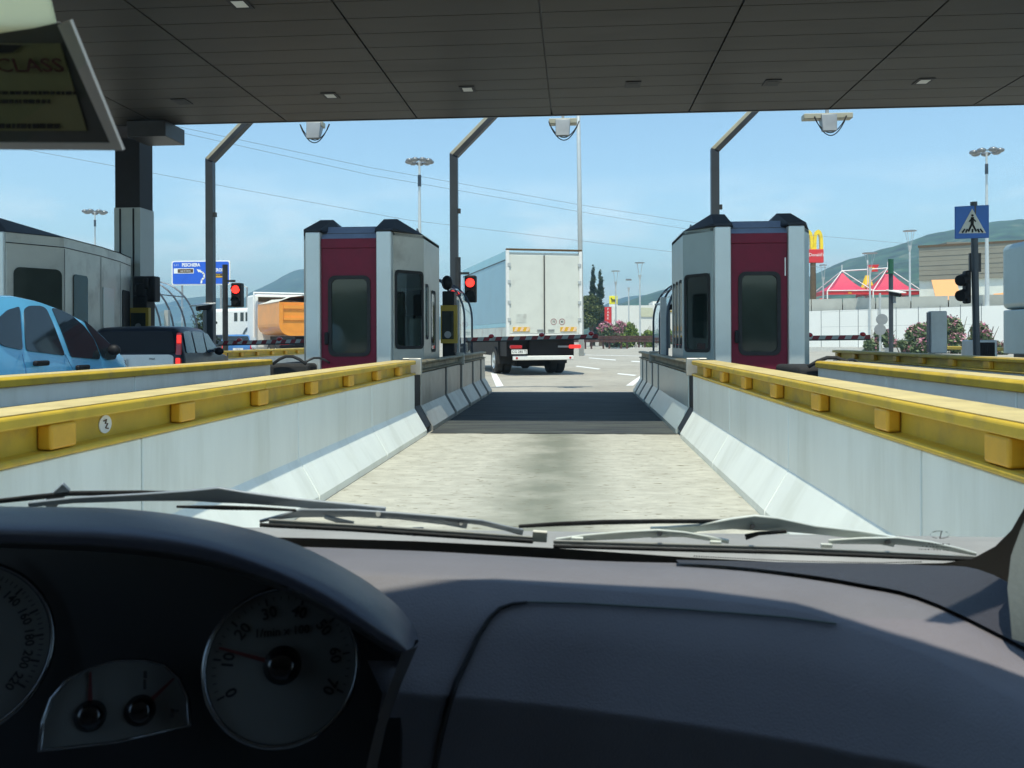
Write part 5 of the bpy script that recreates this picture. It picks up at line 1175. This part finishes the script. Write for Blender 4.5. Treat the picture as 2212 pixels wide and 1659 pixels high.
# cluster hood
Sx = [(-260, 1088, .80), (0, 1095, .80), (250, 1099, .80), (450, 1124, .80), (620, 1168, .80), (760, 1236, .795), (850, 1300, .785), (893, 1352, .775), (904, 1386, .765)]
H1 = [(-260, 1116, .69), (0, 1122, .69), (240, 1129, .69), (420, 1152, .69), (570, 1196, .69), (700, 1252, .695), (800, 1312, .70), (862, 1362, .71), (892, 1397, .72)]
H2 = [(-260, 1140, .668), (0, 1144, .668), (240, 1153, .668), (420, 1176, .668), (556, 1216, .67), (684, 1273, .675), (786, 1335, .68), (848, 1378, .69), (880, 1404, .70)]
Lp = [(-260, 1166, .668), (0, 1170, .668), (240, 1180, .668), (410, 1201, .668), (545, 1238, .67), (672, 1292, .675), (776, 1354, .68), (828, 1388, .69), (868, 1410, .70)]
rS, r1_, r2_, rL = [dens(r) for r in (Sx, H1, H2, Lp)]
back = [EYE + (p - EYE) * 1.15 - Vector((.035, 0, .04)) for p in rS]; mid = [EYE + (p - EYE) * 1.04 - Vector((.008, 0, .010)) for p in rS]
inner = [Vector((p.x, .80, p.z - .012)) for p in rL]
prof = [mid, rS, between(rS, r1_, .55, .004), r1_, r2_, rL]; hoodrows = [back, mid]
for i in range(1, len(prof) - 1):
    for k in range(5):
        u = k / 5; row_ = []
        for p0, p1, p2, p3 in zip(prof[i - 1], prof[i], prof[i + 1], prof[min(i + 2, len(prof) - 1)]): row_.append(.5 * ((2 * p1) + (p2 - p0) * u + (2 * p0 - 5 * p1 + 4 * p2 - p3) * u * u + (3 * p1 - p0 - 3 * p2 + p3) * u ** 3))
        hoodrows.append(row_)
MB().grid(hoodrows + [rL, [p + Vector((0, .01, 0)) for p in rL]]).build('cluster_hood', 'hood', CAB, smooth=True)
MB().grid([[EYE + (p - EYE) * f - ZV * dz for p in rL] for f, dz in ((1.004, .001), (1.06, .003), (1.14, .006))]).build('hood_lining', 'clusterblack', CAB, smooth=True)
# right cheek of the binnacle and black instrument face
ck = MB().grid([[at(868, 1410, .70), at(842, 1480, .70), at(812, 1570, .705), at(786, 1680, .71), at(760, 1790, .71)], [at(899, 1398, .745), at(866, 1480, .745), at(834, 1570, .755), at(806, 1680, .765), at(780, 1800, .775)], [at(905, 1390, .80), at(870, 1470, .83), at(838, 1540, .84), at(810, 1680, .85), at(785, 1800, .85)]])
ck.build('binnacle_cheek', 'clusterblack', CAB, smooth=True)
pan = MB().slab([at(x, y, .845) for x, y in ((-330, 1135), (0, 1140), (430, 1165), (640, 1225), (780, 1300), (868, 1385), (862, 1800), (-330, 1800))], (0, .01, 0))
pan.build('instrument_panel', 'clusterblack', CAB)
def gauge(name, px, py, rpx, nums, title=None, needle=None, hub=30, Y=.785, dome=None, mr=.70, nsz=.036):
    o = at(px, py, Y); n = -ray(px, py).normalized(); x = ZV.cross(n).normalized(); y = n.cross(x); k = (o - EYE).dot(FV) / F
    def P_(u, v, h=0.): return o + x * (u * k) + y * (v * k) + n * h
    ring = [(rpx * cos(2 * pi * i / 64), rpx * sin(2 * pi * i / 64)) for i in range(64)] if dome is None else dome
    if dome is None:
        g = MB(); N_ = 64
        g.grid([[P_(u * f, v * f, h) for u, v in ring + ring[:1]] for f, h in ((1.03, 0), (1.03, .006), (.985, .008), (.97, .005), (.965, .001))])
    else:
        g = MB(); g.grid([[P_(u * f, v * f, h) for u, v in ring + ring[:1]] for f, h in ((1.03, 0), (1.03, .005), (.98, .006), (.965, .001))])
    go = g.build(name, 'bezelmetal', CAB, smooth=True)
    MB().slab([P_(u * .97, v * .97, .0005) for u, v in ring], n * .001).build('dial_face', 'dial', go)
    for tx, an in nums:
        a = radians(an); d = (cos(a), sin(a)); q = P_(rpx * mr * d[0], rpx * mr * d[1], .002)
        rx = x * sin(a) - y * cos(a); ry = x * cos(a) + y * sin(a)
        text(tx, nsz * .40, q, rx, ry, .0006, .0002, 'numeral', 'ink', go, bold=.022)
        w_ = .012 * rpx; p0 = [P_(rpx * f * d[0] + s_ * w_ * -d[1], rpx * f * d[1] + s_ * w_ * d[0], .0022) for f, s_ in ((.8, -1), (.9, -1), (.9, 1), (.8, 1))]
        MB().slab(p0, n * .0004).build('tick_mark', 'ink', go)
    if nums:
        mt = MB(); a0, a1 = nums[0][1], nums[-1][1]
        for q_ in range((len(nums) - 1) * 5 + 1):
            if q_ % 5 == 0: continue
            a = radians(lerp(a0, a1, q_ / ((len(nums) - 1) * 5))); d = (cos(a), sin(a)); w_ = .005 * rpx
            mt.slab([P_(rpx * f * d[0] + s_ * w_ * -d[1], rpx * f * d[1] + s_ * w_ * d[0], .0022) for f, s_ in ((.85, -1), (.9, -1), (.9, 1), (.85, 1))], n * .0004)
        mt.build('minor_tick_marking', 'ink', go)
    if title: text(title, .0105, P_(0, rpx * .43, .002), x, y, .0006, .0002, 'lettering', 'ink', go, bold=.02)
    for (cu, cv, an, ln, hr) in needle or []:
        a = radians(an); d = Vector((cos(a), sin(a))); pe = Vector((-d.y, d.x))
        c0 = Vector((cu, cv)); pts = [c0 + d * hr * .8 + pe * 5, c0 + d * ln + pe * 2.2, c0 + d * ln - pe * 2.2, c0 + d * hr * .8 - pe * 5]
        MB().slab([P_(p.x, p.y, .005) for p in pts], n * .0012).build('pointer', 'needle', go)
        MB().grid([[P_(cu + hr * f * cos(2 * pi * i / 28), cv + hr * f * sin(2 * pi * i / 28), h) for i in range(29)] for f, h in ((1.35, .002), (1.3, .006), (1.0, .011), (.85, .013), (.6, .0135), (.01, .0135))]).build('pointer_hub', 'hubgloss', go, smooth=True)
    return go
M['bezelmetal'] = mat('dark_chrome_bezel', (.25, .26, .27), .18, .9, var=.05)
M['hubgloss'] = mat('glossy_black_hub', (.008, .008, .009), .12, var=.1, spec=.8)
gauge('rev_counter', 610, 1437, 160, [(str(10 * i) if i else '0', 203 - 33 * i) for i in range(8)], '1/min x 100', [(0, 0, 160, 138, 30)])
gauge('speedometer', -92, 1402, 182, [('120', 62), ('140', 41), ('160', 20), ('180', 0), ('200', -20), ('220', -40)], None, [(0, 0, 215, 150, 30)], mr=.74, nsz=.029)
dome = [(-145, -72), (-140, -20), (-125, 25), (-95, 58), (-55, 74), (0, 82), (55, 74), (95, 58), (125, 25), (143, -20), (145, -76), (0, -82)]
go = gauge('fuel_and_temperature_gauge', 253, 1513, 100, [], None, [(-52, -22, 90, 88, 24), (45, -28, 38, 88, 24)], dome=dome, Y=.79)
o = at(253, 1513, .79)
for px, py, w_, h_ in ((314, 1457, 4, 8), (313, 1478, 3, 11), (163, 1528, 3, 11), (378, 1535, 9, 3), (372, 1540, 3, 10)):
    q = at(px, py, .786); k = .00043; MB().slab([q + Vector((-w_ * k, 0, -h_ * k)), q + Vector((w_ * k, 0, -h_ * k)), q + Vector((w_ * k, 0, h_ * k)), q + Vector((-w_ * k, 0, h_ * k))], (0, -.0006, 0)).build('dial_mark', 'ink', go)

# windscreen, black border, wipers, cowl
WP, WN = Vector((0, 1.12, .91)), Vector((0, .77, .64))
def ws(px, py, off=0.): return onp(px, py, WP + WN.normalized() * off, WN)
glass = [(-700, 1225), (2380, 1225), (2380, -520), (-700, -520)]
MB().add([ws(*q) for q in glass], [(0, 1, 2, 3)]).build('windscreen', 'windscreen', CAB)
inn = [(-700, 1150), (200, 1152), (700, 1163), (900, 1169), (1200, 1184), (1490, 1204), (1700, 1215), (1900, 1219), (2040, 1216), (2100, 1207), (2150, 1180), (2185, 1145), (2212, 1098), (2235, 1030), (2270, 800), (2300, 400), (2330, -520)]
out = [(-700, 1300), (200, 1300), (700, 1300), (900, 1300), (1200, 1300), (1490, 1300), (1700, 1300), (1900, 1300), (2060, 1330), (2200, 1330), (2420, 1330), (2420, 1250), (2420, 1150), (2420, 1030), (2420, 800), (2420, 400), (2420, -520)]
MB().grid([[ws(*q, -.004) for q in inn], [ws(*q, -.004) for q in out]]).build('black_border', 'clusterblack', CAB)
dots = MB()
for i in range(95):
    u = 1500 + i * 5.2; c = ws(u, interp(inn, u) - 3.2, -.0035); r = .0011; dots.add([c + Vector((r * cos(a), -r * .6 * sin(a), r * sin(a))) for a in [k * pi / 3 for k in range(6)]], [tuple(range(6))])
dots.build('dot_pattern', 'clusterblack', CAB, weld=False)
# etched maker's mark, lower corner of the glass
mk_ = MB()
c0 = ws(2030, 1150, -.003)
def gl(px, py): return ws(px, py, -.003)
ov = [(2030 + 21 * cos(2 * pi * k / 20), 1155 + 8 * sin(2 * pi * k / 20)) for k in range(21)]
for a, b_ in zip(ov, ov[1:]):
    if random.random() < .75: mk_.slab([gl(a[0], a[1] - .6), gl(b_[0], b_[1] - .6), gl(b_[0], b_[1] + .6), gl(a[0], a[1] + .6)], (0, -.0004, 0))
mk_.slab([gl(2029, 1163), gl(2033, 1147), gl(2035, 1147), gl(2031, 1163)], (0, -.0004, 0))
for r_, (x0, x1) in enumerate(((2005, 2048), (1992, 2058), (1985, 2052))):
    x = x0
    while x < x1:
        w_ = random.choice((1.5, 2.5, 4)); y = 1173 + r_ * 6 + (x - x0) * .04; mk_.slab([gl(x, y), gl(x + w_, y), gl(x + w_, y + 1.8), gl(x, y + 1.8)], (0, -.0004, 0)); x += w_ + random.choice((2, 3, 5))
mk_.build('etched_mark', 'ink', CAB, weld=False)
def flat(pts, wpx, off, th, name, ma, parent):          # a flat bar lying over the glass along plate points, wpx wide
    b_ = MB(); P_ = [Vector((x, y)) for x, y in pts]; L_ = []; R__ = []
    for i, p in enumerate(P_):
        d = (P_[min(i + 1, len(P_) - 1)] - P_[max(i - 1, 0)]).normalized(); nn = Vector((-d.y, d.x)); w_ = (wpx[i] if isinstance(wpx, (list, tuple)) else wpx) / 2
        L_.append(p + nn * w_); R__.append(p - nn * w_)
    T_ = WN.normalized() * th * .4
    f0 = [ws(p.x, p.y, off) for p in L_]; f1 = [ws(p.x, p.y, off) for p in R__]
    b_.grid([f0, f1, [p + T_ for p in f1], [p + T_ for p in f0], f0])
    b_.add([f0[0], f1[0], f1[0] + T_, f0[0] + T_], [(0, 1, 2, 3)]); b_.add([f0[-1], f1[-1], f1[-1] + T_, f0[-1] + T_], [(0, 1, 2, 3)])
    return b_.build(name, ma, parent, bevel=.0012)
wp = thing('wiper', None, None, ws(500, 1120, .02) - CAB.location); wp.parent = CAB
flat([(-120, 1092), (0, 1084), (66, 1077), (150, 1068), (300, 1066), (420, 1069)], [7, 9, 10, 9, 8, 7], .035, .008, 'arm', 'rubber', wp)
flat([(102, 1098), (122, 1075), (142, 1054)], [30, 26, 22], .036, .012, 'arm_clip', 'wiper', wp)
flat([(60, 1092), (160, 1082), (300, 1076), (410, 1072), (470, 1071), (530, 1077), (640, 1088), (740, 1098), (800, 1106), (832, 1110)], [10, 12, 15, 22, 32, 24, 17, 18, 22, 24], .028, .008, 'main_yoke', 'wiper', wp)
flat([(560, 1128), (600, 1119), (650, 1110), (760, 1110), (860, 1116), (960, 1126), (1000, 1132), (1010, 1134)], [5, 8, 17, 15, 14, 17, 20, 18], .020, .007, 'second_yoke', 'wiper', wp)
flat([(960, 1122), (1040, 1130), (1090, 1142), (1130, 1152)], [9, 11, 10, 14], .020, .006, 'end_yoke', 'wiper', wp)
flat([(700, 1118), (730, 1126), (762, 1138)], [6, 10, 20], .018, .006, 'claw', 'wiper', wp); flat([(890, 1150), (915, 1150)], [18, 18], .016, .006, 'claw', 'wiper', wp)
flat([(580, 1127), (760, 1138), (1000, 1154), (1152, 1165)], 9, .012, .006, 'blade_spine', 'chrome2', wp)
flat([(560, 1136), (760, 1146), (1000, 1162), (1152, 1172)], 7, .003, .008, 'rubber_blade', 'rubber', wp)
flat([(1150, 1160), (1182, 1162)], [22, 22], .012, .01, 'end_cap', 'cream', wp)
flat([(380, 1096), (480, 1098), (560, 1100), (640, 1104)], [4, 9, 7, 4], .019, .006, 'spring', 'rubber', wp)
for q, r_ in (((817, 1110), 5.5), ((996, 1131), 4)): MB().tube([ws(*q, .018), ws(*q, .0385)], r_ * .0006, 12).build('rivet', 'chrome2', wp)
wp = thing('wiper', None, None, ws(1650, 1150, .02) - CAB.location); wp.parent = CAB
flat([(1120, 1139), (1200, 1134), (1300, 1130), (1420, 1128), (1640, 1128)], [6, 8, 9, 8, 7], .030, .007, 'arm', 'rubber', wp)
flat([(1405, 1152), (1440, 1151), (1510, 1142), (1580, 1133), (1630, 1131), (1680, 1134), (1760, 1146), (1850, 1156), (1900, 1166), (1934, 1172)], [22, 22, 14, 22, 32, 28, 18, 17, 22, 22], .028, .008, 'main_yoke', 'wiper2', wp)
flat([(1200, 1168), (1260, 1163), (1340, 1158), (1420, 1153), (1480, 1156), (1540, 1166), (1575, 1172)], [6, 12, 16, 15, 11, 9, 8], .020, .007, 'second_yoke', 'wiper2', wp)
flat([(1790, 1172), (1860, 1170), (1940, 1170), (2010, 1178), (2070, 1190), (2110, 1199)], [8, 13, 16, 13, 10, 6], .020, .007, 'second_yoke', 'wiper2', wp)
for x, y in ((1247, 1170), (1546, 1178), (1786, 1184)): flat([(x - 13, y), (x + 13, y + 1)], [15, 15], .016, .008, 'claw', 'wiper2', wp)
flat([(1195, 1172), (1400, 1178), (1700, 1186), (1950, 1198), (2115, 1207)], 8, .012, .006, 'blade_spine', 'chrome2', wp)
flat([(1195, 1182), (1400, 1188), (1700, 1196), (1950, 1206), (2110, 1212)], 6, .003, .008, 'rubber_blade', 'rubber', wp)
flat([(1610, 1162), (1640, 1154), (1700, 1150)], [12, 7, 6], .022, .006, 'spring', 'rubber', wp)
for q, r_ in (((1425, 1152), 6), ((1918, 1170), 6), ((1626, 1138), 5)): MB().tube([ws(*q, .018), ws(*q, .0385)], r_ * .0006, 12).build('rivet', 'dark', wp)
MB().grid([[Vector((x, y, z)) for x in (-1.1, -.6, -.2, .2, .6, .85)] for y, z in ((1.16, .845), (1.20, .868), (1.27, .884), (1.36, .886), (1.5, .862), (1.75, .80), (1.85, .55))]).build('cowl', 'cowlgrey', CAB, smooth=True)
# right pillar trim and the unseen shell that shades us
MB().grid([[at(2186, 1380, .82), at(2182, 1330, .83), at(2176, 1270, .85), at(2184, 1200, .87), at(2206, 1140, .88), at(2240, 1060, .88)], [at(2500, 1480, .68), at(2480, 1380, .70), at(2470, 1270, .74), at(2470, 1200, .78), at(2480, 1140, .80), at(2500, 1060, .82)]]).build('pillar_trim', 'trim', CAB, smooth=True)
sh = MB()
sh.slab([(-1.12, -1.7, 1.62), (.74, -1.7, 1.62), (.74, .1, 1.62), (.6, .24, 1.62), (.5, .34, 1.62), (.38, .44, 1.62), (.3, .5, 1.62), (.25, .53, 1.62), (.2, .55, 1.62), (.1, .57, 1.62), (-.1, .575, 1.62), (-.3, .55, 1.62), (-.6, .5, 1.62), (-.9, .42, 1.62), (-1.12, .35, 1.62)], (0, 0, .04))   # unseen roof, front edge bowed to shape the sun band on the dash
for x in (-1.14, .72):
    sh.box(x, x + .04, -1.7, .5, .3, 1.02)                                      # doors
    sh.add([(x, .42, 1.62), (x, .56, 1.62), (x, 1.12, .92), (x, .98, .92), (x + .04, .42, 1.62), (x + .04, .56, 1.62), (x + .04, 1.12, .92), (x + .04, .98, .92)], [(0, 1, 2, 3), (4, 5, 6, 7), (0, 1, 5, 4), (1, 2, 6, 5), (2, 3, 7, 6), (3, 0, 4, 7)])
    sh.box(x, x + .04, .5, 1.1, .3, .92)
    sh.box(x, x + .04, -1.7, -.2, 1.02, 1.62)  # unseen rear sides, windows closed to cut the light in the cabin
sh.box(-1.1, .72, -1.74, -1.7, .3, 1.66)
sh.box(-1.1, .72, -1.7, 1.1, .3, .34)
sh.build('body_shell', 'headliner', CAB)
MB().box(-.95, -.2, -.75, -.6, .34, 1.3).box(-.1, .6, -.75, -.6, .34, 1.3).build('seat_back', 'dash', CAB, bevel=.04)

# pass in a clear frame hanging inside the glass
t = thing('pass_holder', 'blurred clear-framed paper pass hanging at the upper corner of the windscreen', 'pass holder', at(100, 300, .70))
PP = at(265, 325, .73); PN = Vector((.05, .80, .55))
def pp(px, py, off=0.): return onp(px, py, PP, PN) - PN.normalized() * off
M['darkred'] = mat('dark_red_print', (.07, .008, .01), .7, var=.1)
M['frameclear'] = mat('yellowed_clear_plastic', (.80, .74, .66), .3, var=.06)
M['paper'] = mat('olive_paper', (.24, .23, .11), .8, var=.1, scale=20)
M['paperdark'] = mat('grey_card', (.10, .10, .09), .7, var=.1, scale=20)
M['flapgreen'] = mat('pale_green_flap', (.95, .97, .80), .5, var=.06, scale=20)
ft = M['flapgreen'].node_tree; fa = ft.nodes['Principled BSDF']; fb = ft.nodes.new('ShaderNodeBsdfTranslucent'); fb.inputs[0].default_value = (.96, .97, .78, 1); fm = ft.nodes.new('ShaderNodeMixShader'); fm.inputs[0].default_value = .75
ft.links.new(fa.outputs[0], fm.inputs[1]); ft.links.new(fb.outputs[0], fm.inputs[2]); ft.links.new(fm.outputs[0], ft.nodes['Material Output'].inputs[0])
outr = [(-330, 321), (265, 325), (151, 44), (-330, 60)]; innr = [(-330, 306), (238, 310), (124, 54), (-330, 72)]
MB().grid([[pp(*q) for q in outr[:3]], [pp(*q) for q in innr[:3]], [pp(*q, -.004) for q in innr[:3]], [pp(*q, -.004) for q in outr[:3]], [pp(*q) for q in outr[:3]]]).build('frame', 'frameclear', t)
MB().slab([pp(*q, -.002) for q in ((-330, 312), (240, 314), (126, 50), (-330, 60))], PN.normalized() * .002).build('backing_card', 'paperdark', t)
MB().slab([pp(*q, -.0005) for q in ((-330, 283), (186, 283), (128, 95), (-330, 95))], PN.normalized() * .001).build('paper_sheet', 'paper', t)
MB().slab([pp(*q, .003) for q in ((-330, 74), (0, 70), (80, 58), (124, 48), (108, -20), (60, -120), (-330, -120))], PN.normalized() * .002).build('flap', 'flapgreen', t)
ex = (pp(140, 150) - pp(40, 150)).normalized(); ey = PN.normalized().cross(ex) * -1; ey = (ey if ey.z > 0 else -ey)
text('CLASS', .0165, pp(66, 141), ex, ey, .002, .0004, 'lettering', 'darkred', t, sx=1.35)
bl = MB()
for y0, y1, x1, nn in ((196, 203, 165, 18), (214, 222, 110, 14), (266, 276, 132, 15)):
    x = -60
    while x < x1:
        w_ = random.choice((6, 9, 13)); bl.slab([pp(x, y1, .0016), pp(x + w_, y1, .0016), pp(x + w_, y0, .0016), pp(x, y0, .0016)], PN.normalized() * .0005); x += w_ + random.choice((2, 3, 4))
bl.slab([pp(*q, .0016) for q in ((-60, 118), (30, 112), (52, 96), (-60, 94))], PN.normalized() * .0005)
bl.build('lettering', 'ink', t, weld=False)

# ================================================================== air
hz = MB().box(-1500, 1500, -200, 2300, -1, 165).build('haze', 'white')
hm = bpy.data.materials.new('haze_air'); hm.use_nodes = True; ht = hm.node_tree; ht.nodes.clear()
ho = ht.nodes.new('ShaderNodeOutputMaterial'); hv = ht.nodes.new('ShaderNodeVolumePrincipled')
hv.inputs['Color'].default_value = (.52, .80, 1, 1); hv.inputs['Density'].default_value = .0007; hv.inputs['Anisotropy'].default_value = .3
ht.links.new(hv.outputs[0], ho.inputs['Volume']); hz.data.materials.clear(); hz.data.materials.append(hm); tag(hz, kind='stuff')
struct('hill', MB().grid([[(x, -150 - d, h * (1 + .35 * noise.noise(Vector((x * .03, d * .1, 3))))) for x in range(-300, 301, 12)] for d, h in ((0, 0), (4, 6), (20, 11), (60, 14), (120, 0))]), 'forest', smooth=True)  # unseen ridge added behind the eye as a dark horizon for reflections
